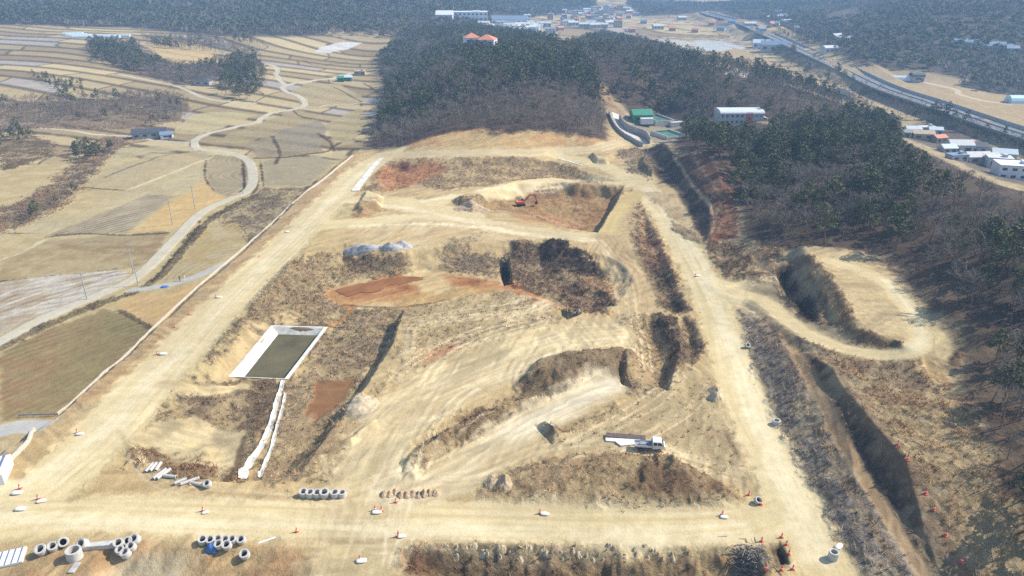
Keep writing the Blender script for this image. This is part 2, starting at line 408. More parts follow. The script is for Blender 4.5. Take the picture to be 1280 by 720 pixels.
# grass bank below the farm track, ditch on its site side
line("0,436 60,406 130,378 165,366 200,345 232,308 262,276 300,254 322,244", 3.6, (142, 126, 94), (110, 96, 72), rag=1.6, rough=0.6, veg=0.6)
line("190,352 222,316 246,288 250,276", 1.2, (84, 70, 54), rag=1, a=0.9)
line("305,200 306,230 300,240", 1.2, (76, 62, 48), rag=0.8, a=0.8); line("318,210 322,230 316,242", 1.3, (80, 66, 50), rag=0.8, a=0.8)
TRK = "-40,450 0,428 60,396 130,366 165,350 192,328 222,296 252,266 285,250 308,240 316,226 313,206 302,196 280,190 250,187 243,180 252,170 290,160 320,153 335,143 360,138 376,135 381,127 372,120 356,114 357,107 384,102 415,98 440,92"
line(TRK, 4.2, (220, 210, 186), (208, 196, 168), soft=0.3, rag=0.2, cls=TRACK, rough=0.0, veg=0, dz=0.25)
line("357,107 346,94 347,86 338,81 322,80 300,78", 4.0, (214, 202, 176), soft=0.4, rag=0.2, cls=TRACK, rough=0)
line("150,93 190,101 222,108 250,120 275,126 318,129", 3.6, (212, 200, 172), soft=0.4, rag=0.2, cls=TRACK, rough=0)
line("50,160 90,163 120,168 160,170 200,176 243,178", 3.0, (212, 200, 172), soft=0.4, rag=0.3, cls=TRACK, rough=0)
line("376,136 410,132 450,129 470,128", 2.6, (204, 190, 156), soft=0.4, rag=0.3, cls=TRACK, rough=0)
line("165,363 205,357 240,348 280,330 318,306 350,276", 3.2, (206, 202, 190), (190, 184, 170), soft=0.3, rag=0.2, cls=TRACK, rough=0, veg=0)
line("-40,548 0,539 30,533 80,528", 5.5, (206, 202, 194), (190, 186, 178), soft=0.3, rag=0.2, cls=TRACK, rough=0, veg=0)
area("392,66 402,58 430,52 452,53 440,60 410,66", (224, 218, 208), soft=1.5, rag=1, cls=FIELD)

# --- brushy strips in the paddies
BR = (106, 90, 78)
area("-20,270 30,250 70,225 105,190 130,172 175,172 150,185 128,205 100,235 70,262 20,285 -20,300", BR, (134, 112, 88), rag=3, soft=2, rough=0.8, veg=1)
area("-40,130 60,128 160,122 220,120 240,135 225,150 170,162 60,160 -40,168", (110, 96, 84), (132, 112, 88), rag=4, soft=2, rough=0.8, veg=1)
area("0,170 30,165 70,180 60,195 20,210 0,212", (134, 116, 88), (112, 96, 74), rag=3, rough=0.7, veg=0.8)
area("176,55 260,62 285,84 250,88 200,72", (222, 194, 140), (212, 178, 122), rag=3, soft=2)
area("110,55 176,55 215,80 330,78 300,95 230,108 160,88 115,70", (104, 92, 84), (92, 80, 74), rag=5, soft=3, rough=0.8, veg=1)

# --- the graded site
SITE = "450,187 500,184 600,160 740,168 775,160 800,180 830,215 868,275 893,300 905,345 925,385 937,430 960,500 988,560 1022,620 1058,690 1100,790 -200,790 -200,640 20,575 70,523 200,405"
area(SITE, (214, 188, 138), (196, 168, 120), soft=0.8, rag=0.6, cls=GROUND, rough=0.25, veg=0)
# bare slope at the forest's foot
area("490,188 545,170 600,159 650,165 700,166 760,172 775,178 740,186 600,187", (214, 184, 130), (196, 158, 108), rag=1, rough=0.5)
line("497,186 530,173 565,164 600,160 640,166", 5, (178, 120, 84), (192, 140, 100), rag=2, a=0.9, rough=0.5)
# verge between kerb and haul road
line("446,192 395,240 320,308 258,366 195,418 140,466 90,510", 5, (206, 176, 130), (188, 156, 112), rag=1.2, rough=0.4, a=0.9)
# yellow inner shoulder
line("432,262 400,290 340,336 290,392 262,432 230,470 170,520 150,560", 9, (212, 190, 138), (200, 174, 120), rag=2, rough=0.4, soft=2)
line("370,330 340,365 320,385", 3, (190, 140, 92), rag=2, a=0.7, soft=1.5)
# northern works
area("480,202 560,198 700,202 785,228 690,222 610,232 560,238 520,226 482,240 455,238", (176, 152, 112), (146, 124, 94), rag=2, rough=0.8, veg=0.5)
area("475,204 540,200 560,206 530,226 480,238 470,225", (192, 140, 98), (168, 116, 80), rag=2.5, soft=2, a=0.85, rough=0.6)
area("502,200 512,202 512,216 496,212", (120, 78, 60), rag=1.5, a=0.8)
area("440,262 450,248 478,244 482,262 462,272 442,276", (204, 172, 118), (176, 136, 92), rag=1.5, rough=0.8)
area("600,246 640,230 700,228 782,232 772,252 748,290 705,284 655,266 606,262", (194, 162, 112), (162, 124, 84), rag=1.5, rough=1.2)
area("600,240 660,230 720,228 700,244 650,250", (170, 142, 104), (150, 122, 90), rag=2, rough=0.8, veg=0.3)
area("625,262 700,268 730,280 700,284 640,272", (200, 160, 114), (188, 140, 98), rag=2, soft=2)
area("562,252 590,244 615,258 592,267", (138, 118, 92), (176, 150, 112), rag=1, rough=0.9, veg=0.5)
# the long slopes between ramp and main road
area("800,252 826,300 862,388 838,394 815,366 790,296 792,268", (142, 110, 84), (118, 92, 72), rag=1, rough=0.7, veg=0.8)
area("835,340 862,388 838,392 812,350 820,330", (104, 92, 74), (84, 74, 60), rag=1, soft=2, rough=0.7, veg=1)
# dark brush heap
area("636,300 676,300 700,300 735,325 768,346 772,380 745,392 700,384 650,360 634,350", (96, 82, 70), (128, 106, 84), rag=2, rough=1.3, veg=1)
area("675,305 702,300 732,326 765,344 760,350 700,338 678,325", (46, 41, 38), (80, 70, 60), rag=1.5, rough=1.6, veg=1)
area("715,345 760,352 772,364 740,362", (186, 156, 118), (172, 138, 102), rag=1.5, a=0.8, soft=1.5)
area("540,320 560,312 600,316 632,322 626,350 600,342 560,340 540,334", (122, 106, 84), (140, 122, 98), rag=1.5, rough=0.8, veg=0.9)
area("548,315 560,298 608,288 604,300 580,312 560,318", (150, 132, 100), (170, 148, 112), rag=1.5, rough=0.8, veg=0.5)
# below the grey heap
area("330,335 380,322 425,318 515,322 516,340 480,352 430,352 410,375 350,400 300,412 290,440 262,450 272,418 305,386", (138, 120, 92), (160, 138, 104), rag=2.5, soft=1.5, rough=0.9, veg=0.9)
area("425,318 515,321 516,338 440,342", (104, 90, 72), (126, 108, 84), rag=1.5, rough=0.9, veg=1)
# basin floor
area("300,410 340,402 405,404 428,385 505,386 498,402 470,450 440,505 410,545 380,560 330,598 345,520 356,475 408,410", (134, 118, 92), (154, 134, 104), rag=2, soft=1.5, rough=0.6, veg=0.85)
area("360,400 410,378 430,384 400,410", (140, 122, 94), (156, 134, 104), rag=2, rough=0.5, veg=0.8)
area("232,478 262,470 285,470 290,474 352,476 345,510 300,600 240,585 175,575 185,520 215,495", (142, 124, 98), (120, 102, 80), rag=2, rough=0.7, veg=0.8)
area("194,528 240,520 305,540 310,550 298,585 285,600 240,585 180,566 168,552", (222, 202, 156), (206, 184, 138), rag=1.5, soft=1.2, rough=0.15, veg=0)
area("195,530 228,524 236,534 198,548", (168, 150, 114), rag=1.5, soft=2, a=0.8)
area("262,538 300,545 296,566 262,556", (174, 156, 120), rag=1.5, soft=2, a=0.8)
area("160,560 190,560 230,570 290,592 300,602 250,604 215,594 175,580", (120, 96, 72), (140, 114, 86), rag=1.2, rough=0.8, veg=1)
line("306,548 300,565 292,590 280,600", 1.2, (110, 90, 66), rag=0.6, a=0.9)
area("395,476 445,474 432,500 405,520 388,532 380,520 390,500", (150, 114, 78), (142, 102, 68), rag=0.8, soft=0.8, rough=0.1, veg=0)
area("366,530 385,522 410,545 470,510 455,560 440,600 330,600 345,575", (188, 164, 122), (164, 140, 104), rag=2, soft=1.5, rough=0.6, veg=0.3)
area("330,588 380,588 430,590 436,602 380,606 300,604", (132, 114, 88), (156, 134, 104), rag=1.5, soft=1, rough=0.6, veg=0.6)
# rust water margins
area("408,362 470,350 545,342 600,350 650,362 700,378 716,386 690,384 640,372 600,368 545,378 470,378 440,382 412,374", (190, 142, 92), (200, 160, 108), rag=1, soft=1, rough=0.3, veg=0)
area("480,378 545,366 592,350 610,352 560,374 505,386", (208, 176, 122), (196, 160, 106), rag=1, rough=0.6, veg=0)
area("412,366 440,356 470,349 510,346 560,342 600,348 640,356 600,360 560,356 520,362 480,370 440,376 424,374", (156, 100, 62), (182, 132, 88), rag=2.2, soft=1.2, a=0.9)
line("405,368 428,380 438,388 428,400 405,412", 1.6, (178, 138, 88), rag=0.5); line("600,368 545,378 500,384 470,384 430,382", 0.9, (124, 90, 60), rag=0.5)
area("634,358 660,366 705,382 716,388 690,392 655,380 636,370", (200, 150, 102), (178, 124, 82), rag=1, soft=1, rough=0.4)
line("636,357 660,370 690,384", 1.1, (132, 88, 58), rag=0.4)
# middle terrace: pale, grassy, streaked
area("505,388 560,374 640,364 690,392 730,400 660,420 560,450 500,470 470,500 498,450 508,410", (186, 164, 122), (158, 138, 104), rag=2, soft=1.5, rough=0.4, veg=0.4)
area("530,425 560,410 600,400 640,405 600,428 560,440", (150, 132, 100), (176, 152, 116), rag=2, soft=2, a=0.8, veg=0.5)
area("534,440 560,430 578,436 545,450 528,454", (192, 142, 102), rag=1.5, soft=1.5, a=0.9)
area("428,520 448,494 468,506 470,524 440,528", (196, 180, 150), (180, 164, 132), rag=1, rough=0.8)
# lower spoil banks
area("494,580 518,556 560,530 620,506 690,490 692,504 622,534 566,564 524,588 502,594", (172, 144, 108), (138, 114, 86), rag=1.5, rough=1.2, veg=0.4)
area("515,558 560,532 605,512 616,516 556,540 520,562", (96, 80, 62), (120, 100, 78), rag=1.2, rough=0.9, veg=1)  # brushy strip coloured dark for the shade on the scarp
area("646,480 662,455 705,440 762,435 802,446 796,470 742,484 690,502 655,498", (176, 150, 112), (136, 116, 88), rag=1.5, rough=1.3, veg=0.3)
area("700,470 722,462 732,480 712,488", (92, 74, 60), (150, 124, 98), rag=1.5, rough=1.6)
area("762,440 840,446 850,480 830,492 800,500 775,480", (156, 134, 104), (128, 108, 84), rag=1.5, rough=0.8, veg=0.5)
area("663,530 690,556 712,552 780,514 768,506 705,540 686,524", (104, 88, 68), (134, 112, 86), rag=0.7, rough=1.1, veg=0.8)
area("775,396 826,390 850,400 884,438 850,470 836,486 815,470 800,440 770,420", (148, 126, 98), (122, 102, 80), rag=1.5, rough=0.9, veg=0.7)
area("820,396 845,398 848,428 835,440 822,420", (84, 70, 58), (110, 92, 74), rag=1.5, rough=1, veg=1)
area("858,400 868,402 886,440 866,450 852,430", (108, 90, 72), (132, 110, 86), rag=1, rough=0.8, veg=0.8)
area("768,402 792,402 795,425 780,428", (88, 74, 60), (140, 118, 92), rag=1.2, rough=1.2, veg=0.7)
area("690,555 780,515 840,490 890,470 930,560 955,620 900,605 850,575 780,562 710,560", (198, 176, 132), (176, 152, 112), rag=2, soft=1.5, rough=0.35, veg=0.15)
area("885,486 898,480 905,488 904,500 890,502", (214, 190, 150), rag=0.5, rough=0.8)
area("908,540 920,545 935,572 922,572", (140, 116, 86), rag=1.2, a=0.8, rough=0.7)
# bank above the bottom road
area("598,612 640,584 700,568 780,563 850,575 905,600 940,628 925,640 760,640 605,628", (160, 134, 100), (176, 150, 114), rag=1.2, rough=0.9, veg=0.45)
area("800,575 850,580 905,602 925,632 840,632 780,605", (150, 122, 90), (174, 148, 112), rag=1.5, rough=1.4, veg=0.3)
area("905,575 925,582 935,600 915,590", (214, 186, 146), rag=1, a=0.7)
# strip below the bottom road
area("503,680 900,677 940,684 952,710 980,800 480,800 497,720", (150, 124, 92), (126, 104, 78), rag=1, rough=0.9, veg=0.6)
area("520,682 840,676 852,698 700,702 560,700", (186, 166, 134), (150, 130, 100), rag=2.2, soft=1.6, rough=1.5, veg=0.2)
area("760,705 840,700 850,725 770,740", (172, 146, 108), rag=2, soft=2, veg=0.2)
area("895,680 935,680 945,700 900,708", (196, 156, 100), (178, 148, 104), rag=1.5, rough=1)
area("905,690 950,685 958,705 930,715", (130, 104, 80), rag=1.5, a=0.6, rough=1.2)
area("502,688 530,682 545,720 500,730", (128, 96, 72), rag=1.5, rough=0.6, veg=0.8, a=0.8)
area("40,686 120,678 330,676 398,690 400,800 -20,800 0,712", (208, 178, 130), (190, 152, 108), rag=1.2, rough=0.5)
area("150,690 215,686 240,700 230,730 140,730", (206, 190, 156), (176, 162, 136), rag=2, soft=2, rough=0.4)
area("130,684 190,680 210,688 160,696 100,712", (192, 150, 104), rag=2, soft=2, a=0.7)
area("964,684 974,673 984,690 990,706 974,708", (90, 76, 60), rag=0.6, rough=1.2)
area("925,692 955,684 958,715 925,720", (110, 98, 82), (150, 134, 108), rag=1.2, rough=1.6, a=0.9)

# --- haul roads
RD, RD2, RD3 = (238, 218, 170), (228, 205, 152), (246, 230, 188)
def road(s, w, a=1.0, c=RD, c2=RD2, rag=1.6, soft=1.4):
    line(s, w, c, c2, soft=soft, rag=rag, a=a, rough=0.02, veg=0, cls=ROAD, streak=0.9)
road("492,188 455,212 425,240 385,280 335,328 285,376 235,430 185,480 140,528 95,575 45,615 -60,655", 13)
road("-60,660 60,648 160,642 300,648 450,652 640,651 800,660 920,656 975,640 1000,620", 9)
road("1072,790 1040,720 1008,655 972,585 942,520 918,460 900,400 876,345 845,290 815,245 798,222", 9.5, soft=1)
road("478,194 560,192 650,191 700,189 745,186 775,178", 9, c=(230, 210, 166), c2=(214, 190, 144))
road("690,192 740,203 780,218 805,232", 8)
road("430,250 480,248 520,255 560,250 620,240 680,226 735,226 790,231", 7)
road("400,282 450,278 520,272 570,274 640,286 700,293 755,299", 9, c=(234, 216, 174))
road("500,254 540,262 580,270", 14, a=0.9)
road("800,240 778,256 764,275 757,297", 7, c=(226, 200, 140), c2=(214, 188, 130))
line("757,298 772,322 788,348 796,376", 10, (220, 194, 146), (190, 160, 116), soft=2, rag=1.5, streak=1.0, rough=0.2, a=0.85, veg=0)
line("520,300 530,320 532,345 545,360", 9, (220, 196, 146), (204, 178, 128), soft=2, rag=1.5, rough=0.2, a=0.9, veg=0)
area("425,296 520,272 640,282 700,290 720,300 640,300 560,296 520,318 500,300", (218, 196, 152), (202, 176, 130), rag=1.5, soft=2, rough=0.2, a=0.75, veg=0)
line("426,740 440,690 452,650 462,600 480,550 515,505 580,462 640,436 700,420 765,415", 13, (226, 206, 162), (206, 184, 138), soft=2.5, rag=2.5, streak=1.1, rough=0.08, veg=0)
line("500,520 560,495 640,460 690,436", 9, (228, 208, 164), (204, 180, 136), soft=3, rag=2, streak=1.1, rough=0.08, veg=0, a=0.8)
line("500,470 512,440 520,405 580,398 660,390 700,380", 3.4, (230, 214, 174), (196, 172, 130), soft=0.8, rag=0.8, streak=1.0, a=0.85)
line("520,405 560,390 640,376 690,376", 3, (228, 212, 172), (190, 168, 126), soft=0.8, rag=0.8, streak=1.0, a=0.7)
line("516,445 560,425 640,400 720,392", 2.6, (222, 204, 164), (190, 168, 126), soft=0.8, rag=0.8, streak=1.0, a=0.7)
line("490,612 560,600 600,575 640,545 680,518 720,500 758,480", 8, (236, 222, 188), (216, 194, 150), soft=2, rag=1.5, streak=0.9, rough=0.05, veg=0)
line("640,540 680,520 720,502 762,482", 4, (244, 234, 210), (232, 216, 180), soft=1.5, rag=1, streak=0.6, rough=0.0, veg=0)
line("620,578 680,560 740,553 800,557 850,570 905,590", 5, (224, 204, 160), (200, 176, 132), soft=1.5, rag=1, streak=1, rough=0.1, a=0.85)
line("600,630 700,632 800,634 900,634", 3, (226, 206, 162), soft=1.5, rag=1, a=0.7, streak=1)
line("790,400 810,430 812,460 800,470", 7, (206, 180, 136), (176, 150, 110), soft=1.5, rag=1, streak=1.2, a=0.8, rough=0.3)
line("860,470 830,500 780,525 740,545", 7, (210, 188, 142), (186, 162, 120), soft=2, rag=1.5, streak=1, a=0.7)
line("205,480 240,486 275,487 305,483", 3.4, (226, 204, 154), (206, 182, 134), soft=0.8, rag=0.6, streak=0.8, rough=0, veg=0)
line("148,540 160,560 175,590 220,610 300,618 440,622", 1.0, (180, 150, 108), rag=1, a=0.5)
line("360,680 385,676 500,674 560,674", 2.5, (206, 180, 136), (186, 160, 118), rag=1.2, a=0.6, soft=1)
# single wheel tracks wandering over the dirt
_tr = random.Random(5)
def ruts(s, spread, n, a=0.5):
    c = P(s)
    for k in range(n):
        o = _tr.uniform(-spread, spread); ph = _tr.uniform(0, 6); am = _tr.uniform(.3, 1.6)
        for g in (-0.95, 0.95):
            q = []
            for i in range(len(c)):
                t = c[min(i + 1, len(c) - 1)] - c[max(i - 1, 0)]; t = t / (np.linalg.norm(t) + 1e-9)
                q.append(c[i] + np.array([-t[1], t[0]]) * (o + g + am * math.sin(ph + i * 1.3)))
            line(np.array(q), 0.42, (206, 182, 136) if k % 2 else (238, 220, 178), soft=0.3, rag=0.25, a=a * _tr.uniform(.4, 1.0), dz=-0.03)
ruts("470,200 420,245 360,302 300,360 240,424 180,484 120,548 60,600", 5, 5)
ruts("-20,650 100,648 300,650 450,655 640,658 800,663 930,656 985,640", 3.5, 5)
ruts("1045,715 1008,645 965,565 938,500 915,440 892,380 862,320 830,265 805,236", 4, 5)
ruts("430,262 520,268 640,280 740,300", 4, 4); ruts("430,252 520,254 620,240 700,226 780,230", 3, 3)
ruts("440,710 455,650 475,590 510,530 560,480 640,446 720,420 775,412", 7, 7, .7)
ruts("495,600 560,575 620,540 690,505 760,480", 4, 4, .6); ruts("520,600 600,600 680,570 740,556 800,560 880,585 930,600", 2.5, 3, .6)
ruts("505,480 530,450 600,415 680,392", 6, 5, .6); ruts("520,405 580,392 660,380", 5, 4, .6); ruts("560,470 640,440 720,412", 5, 4, .6)
ruts("755,300 775,330 790,360 800,400 815,430 818,465", 3, 4, .7); ruts("870,470 830,505 760,545 700,570", 6, 5, .6); ruts("880,500 900,560 940,610", 6, 4, .5)
ruts("930,376 980,402 1030,430 1100,440 1145,432 1148,400 1110,352", 1, 2, .6); ruts("1060,330 1100,370 1130,410", 8, 6, .5)
ruts("150,540 165,580 210,612 320,622 430,626", 2, 3, .6); ruts("170,500 190,480 240,488 300,484", .6, 2, .6); ruts("440,640 420,600 405,570", 5, 3, .5)
# brighter worn lanes inside the roads
for s, w in (("470,200 420,245 360,302 300,360 240,424 180,484 120,548", 3.2), ("-20,640 100,652 300,655 450,660 640,664 800,668 930,660", 2.6), ("1035,700 1000,630 965,560 938,490 915,430 892,370 862,310 830,260 808,236", 4.0),
             ("1010,700 980,620 948,545 925,480 905,410 880,355", 1.6), ("430,252 520,262 640,290 740,300", 3.0), ("-20,620 60,590 120,545 150,525", 3), ("440,284 540,280 660,292", 3.0), ("530,252 640,236 740,226", 2.4)):
    line(s, w, RD3, soft=1.5, rag=1.5, a=0.75, streak=1)

# --- right-hand slopes
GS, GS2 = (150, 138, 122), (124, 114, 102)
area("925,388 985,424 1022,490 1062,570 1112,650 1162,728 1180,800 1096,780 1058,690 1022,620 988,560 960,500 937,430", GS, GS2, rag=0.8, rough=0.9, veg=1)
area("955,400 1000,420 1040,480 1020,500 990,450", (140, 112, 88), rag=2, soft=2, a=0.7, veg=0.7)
area("988,412 1003,450 1025,492 1061,560 1109,640 1164,735 1215,740 1150,625 1112,558 1062,490 1010,430", (104, 88, 74), (88, 76, 64), rag=0.8, rough=0.5, veg=0.5)  # upper slope: its shade is painted into the dark earth tone
line("984,415 1002,450 1024,492 1060,560 1108,640 1162,728", 2.3, (184, 156, 118), (166, 138, 102), rag=0.6, soft=0.5, rough=0.2, veg=0)
line("1002,500 1036,560 1075,630 1120,710", 0.9, (150, 128, 98), rag=1.2, a=0.7)
area("1020,432 1062,428 1130,450 1190,480 1240,560 1290,600 1290,800 1206,740 1165,648 1124,578 1070,500", (176, 152, 112), (150, 122, 92), rag=2, soft=1.5, rough=0.8, veg=0.8)
line("1030,440 1072,500 1124,575 1165,645 1210,735", 2.2, (132, 106, 86), (120, 98, 80), rag=1.5, soft=1, rough=0.4, veg=0.4, a=0.6)
area("1165,600 1195,620 1215,680 1195,690 1170,640", (140, 114, 92), rag=2, soft=3, a=0.4)
area("1070,450 1130,450 1180,480 1150,490 1100,480", (150, 130, 100), (128, 108, 84), rag=1.5, rough=0.7, veg=0.7)
area("1150,440 1175,450 1190,475 1170,482 1150,462", (214, 184, 130), (200, 160, 108), rag=1.5, rough=0.7)
area("1175,445 1205,430 1210,448 1195,462", (110, 86, 66), (180, 146, 104), rag=2, rough=1.4)
# platform
area("1003,318 1080,315 1102,325 1150,380 1196,432 1186,452 1160,444 1120,438 1062,415 1052,380", (214, 192, 144), (202, 178, 132), rag=0.8, soft=0.8, rough=0.2, veg=0)
area("1040,345 1080,350 1120,385 1135,410 1120,432 1090,430 1060,408", (216, 192, 146), (202, 178, 132), rag=1.5, soft=1.5, stripes=(150, 1.8, 0.45, (176, 150, 108), 1), rough=0.3)
area("1000,322 1012,322 1035,345 1058,385 1056,412 1040,392 1025,360", (150, 122, 90), (126, 102, 78), rag=0.8, rough=0.5, veg=0.7)
area("965,336 988,328 1022,375 1028,404 1002,399 975,370", (84, 72, 62), (70, 60, 52), rag=0.6, rough=1.0, veg=1)
area("988,328 1000,322 1030,365 1048,405 1030,408 1022,375", (140, 118, 90), (120, 100, 78), rag=0.8, rough=0.6, veg=0.8)
line("1008,322 1036,350 1054,385 1062,410 1088,424 1128,433", 2.6, (150, 126, 94), (130, 108, 82), rag=1.2, soft=0.8, rough=0.6, veg=0.7)
line("1012,332 1028,352 1040,375 1046,400", 1.2, (190, 162, 120), rag=0.5)
area("935,300 968,308 988,326 962,338 965,352 940,352 915,325 905,305", (176, 150, 112), (130, 108, 84), rag=1.5, rough=0.9, veg=0.6)
area("885,300 925,304 940,330 925,350 905,345 893,325", (136, 112, 86), (104, 86, 68), rag=1.5, rough=1.1, veg=0.9)
area("868,270 895,272 905,298 885,306", (160, 112, 84), (136, 92, 70), rag=1, rough=0.8)
line("915,366 940,370 962,380 985,400 1012,418 1042,431 1076,440 1112,443 1140,438 1152,424 1146,400 1128,374 1106,352 1075,337 1040,326", 4.8, (232, 212, 164), (218, 196, 148), soft=0.8, rag=0.7, streak=0.7, rough=0.02, veg=0, cls=ROAD)
line("1142,436 1152,424 1148,400 1130,376 1106,350", 2.2, (238, 222, 178), soft=1, rag=0.7, streak=0.8)
area("895,350 935,350 940,375 925,385 905,375", RD, RD2, rag=1, rough=0.05, veg=0)
line("915,365 945,352 965,350", 3, (220, 196, 150), rag=1, a=0.8)
# cut slopes by the road's head
area("795,185 832,178 846,196 893,272 884,305 870,300 862,268 845,238 815,212", (96, 84, 72), (82, 72, 62), rag=0.6, rough=0.4, veg=0.3)  # shade of the west-facing cut put into this dark colour
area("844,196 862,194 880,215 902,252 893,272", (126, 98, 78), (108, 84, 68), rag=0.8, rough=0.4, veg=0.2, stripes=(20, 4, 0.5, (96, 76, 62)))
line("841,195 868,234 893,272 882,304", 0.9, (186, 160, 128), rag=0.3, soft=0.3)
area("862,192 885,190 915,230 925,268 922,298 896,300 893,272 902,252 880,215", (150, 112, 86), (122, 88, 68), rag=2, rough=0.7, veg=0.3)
area("770,188 800,184 815,205 812,225 790,215", (160, 140, 108), (134, 116, 92), rag=1.5, rough=1.1, veg=0.4)
area("805,240 840,240 865,275 876,305 858,290 838,270", (216, 192, 148), (180, 156, 118), rag=1.5, rough=0.5)
area("838,275 870,290 880,305 862,300 845,290", (160, 140, 110), (190, 166, 126), rag=1, rough=1.2)
# valley of the works behind
area("762,145 785,140 830,178 805,184 780,178 768,165", (214, 196, 152), (200, 178, 134), rag=1, soft=1, rough=0.2)
area("700,84 740,90 770,130 790,150 765,140 740,122 715,100", (150, 122, 98), (176, 146, 108), rag=3, soft=3, rough=0.4)
line("726,88 745,106 758,126", 5, (186, 152, 112), rag=3, a=0.7)
line("790,148 840,150 900,152 980,150", 7, (186, 166, 134), rag=2, soft=2)
area("780,144 800,140 860,150 868,178 835,182 808,170", (176, 160, 132), (150, 138, 118), rag=1, rough=0.1)

# --- forest floors
FL, FL2 = (112, 96, 80), (96, 80, 66)
FOREST_FRONT = "456,184 470,150 480,110 470,75 510,45 570,32 660,44 735,86 760,140 758,176 700,166 640,166 600,160 540,170 500,184"
FOREST_BACK = "700,84 735,52 760,42 820,60 900,84 1000,112 1090,146 1100,164 1010,150 960,152 900,150 830,146 790,146 745,100"
FOREST_RIGHT = "838,185 858,160 900,152 1000,160 1110,165 1180,200 1260,235 1400,260 1700,500 1700,820 1290,700 1262,610 1238,560 1205,480 1200,428 1152,372 1102,322 1060,312 985,312 930,298 926,265 912,226 880,192"
for s in (FOREST_FRONT, FOREST_BACK, FOREST_RIGHT):
    area(s, FL, FL2, rag=3, soft=3, rough=0.5, veg=0.3, cls=HILL)
area("1080,325 1110,322 1160,370 1205,430 1215,480 1260,580 1300,620 1300,520 1240,430 1180,350", (140, 118, 92), (118, 98, 78), rag=4, soft=4, a=0.8)
# far hills
far = sstep(GY + 120 * fbm(GX, GY, 300, 2, 71), 860, 900)
lefthill = far * (1 - sstep(GX, 60, 200)) * sstep(H, 2, 7)
farhill = np.clip(lefthill + sstep(GX, 330, 420) * sstep(H, -5, -1) * sstep(GY, 420, 520), 0, 1)
put(full, farhill, (92, 86, 74), (80, 76, 66), rough=0, cls=HILL)
area("470,34 520,30 560,14 600,14 640,22 700,18 745,10 742,-3 -20,-3 -20,30", (92, 86, 74), (80, 76, 66), rag=8, soft=8, cls=HILL, rough=0)
area("790,-3 1300,-3 1300,104 1260,106 1200,98 1160,90 1070,82 1040,66 1000,46 960,30 900,14 840,18 800,20 785,8", (92, 88, 78), (104, 94, 80), rag=8, soft=8, cls=HILL, rough=0)
area("1250,92 1310,96 1310,124 1240,116 1200,108 1190,104", (92, 86, 74), rag=3, soft=3, cls=HILL, rough=0)
area("400,42 420,28 440,40 480,30 492,34 500,42 470,48 430,48", (200, 180, 144), (180, 158, 124), rag=8, soft=4)
area("868,50 905,52 935,60 905,66 870,62", (206, 206, 200), (190, 196, 196), rag=2, soft=2, cls=FIELD)
area("820,48 870,52 872,60 830,62", (200, 194, 178), rag=3, soft=3, cls=FIELD)
area("900,92 940,88 960,96 930,97", (214, 208, 196), rag=2, soft=2, cls=FIELD)
area("920,60 950,72 930,90 880,74 860,66", (196, 172, 126), (186, 160, 116), rag=2, soft=2, cls=FIELD)
area("1175,106 1280,125 1300,145 1270,160 1200,140 1110,112 1090,100", (196, 172, 130), (184, 158, 118), rag=2, soft=2, cls=FIELD)
area("1070,84 1110,88 1200,100 1200,106 1100,100", (180, 158, 124), rag=2, soft=2, cls=FIELD)
area("1018,108 1060,122 1100,138 1140,152 1120,156 1070,138 1030,120", (190, 166, 126), (168, 146, 112), rag=2, soft=2, cls=FIELD)
line("1140,100 1170,106 1195,112 1200,118 1230,126 1262,130", 4, (216, 198, 166), rag=1)
line("1170,152 1200,162 1240,172 1290,182", 5, (176, 156, 132), rag=1, soft=1.5, cls=TRACK)
line("905,58 940,66 960,78 1000,96 1018,105 1024,112", 4, (190, 168, 134), rag=1, cls=TRACK)
line("800,28 860,26 900,36 920,46 930,58", 5, (170, 156, 134), rag=2, cls=TRACK)
area("1165,150 1180,150 1300,210 1300,235 1250,225 1180,190 1130,172 1110,160", (130, 118, 102), (110, 100, 88), rag=3, soft=3, rough=0.2)

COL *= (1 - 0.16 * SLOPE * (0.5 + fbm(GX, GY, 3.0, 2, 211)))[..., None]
# combed, smeared grain of worked soil: fine streaks whose direction drifts over the site
th = 2.2 * fbm(GX, GY, 45, 2, 301) + 0.6
comb = np.zeros_like(GX); ws_ = np.zeros_like(GX)
for k in range(5):
    an = k * PI / 5; w_ = np.cos(th - an) ** 8; t_ = GX * math.cos(an) + GY * math.sin(an) + 1.5 * N4; q_ = -GX * math.sin(an) + GY * math.cos(an) + 0.8 * N4
    comb += w_ * (0.6 * vnoise(t_ / 7, q_, 0.75, 310 + k) + 0.5 * vnoise(t_ / 5, q_, 1.7, 320 + k)); ws_ += w_
comb /= ws_; comb = np.sign(comb) * np.abs(comb) ** 0.75
_soil = (CLS == GROUND) * (1 - sstep(GY, 330, 450))
COL *= (1 + (0.27 - 0.08 * VEG) * _soil * comb + 0.06 * (CLS == ROAD) * comb + 0.10 * (CLS == FIELD) * comb)[..., None]
H += (0.16 * _soil + 0.02 * (CLS == ROAD)) * comb
_b = box(POND_RIM, 4); VEG[_b] *= 1 - (sd_poly(GX[_b], GY[_b], POND_RIM) > -1.2)
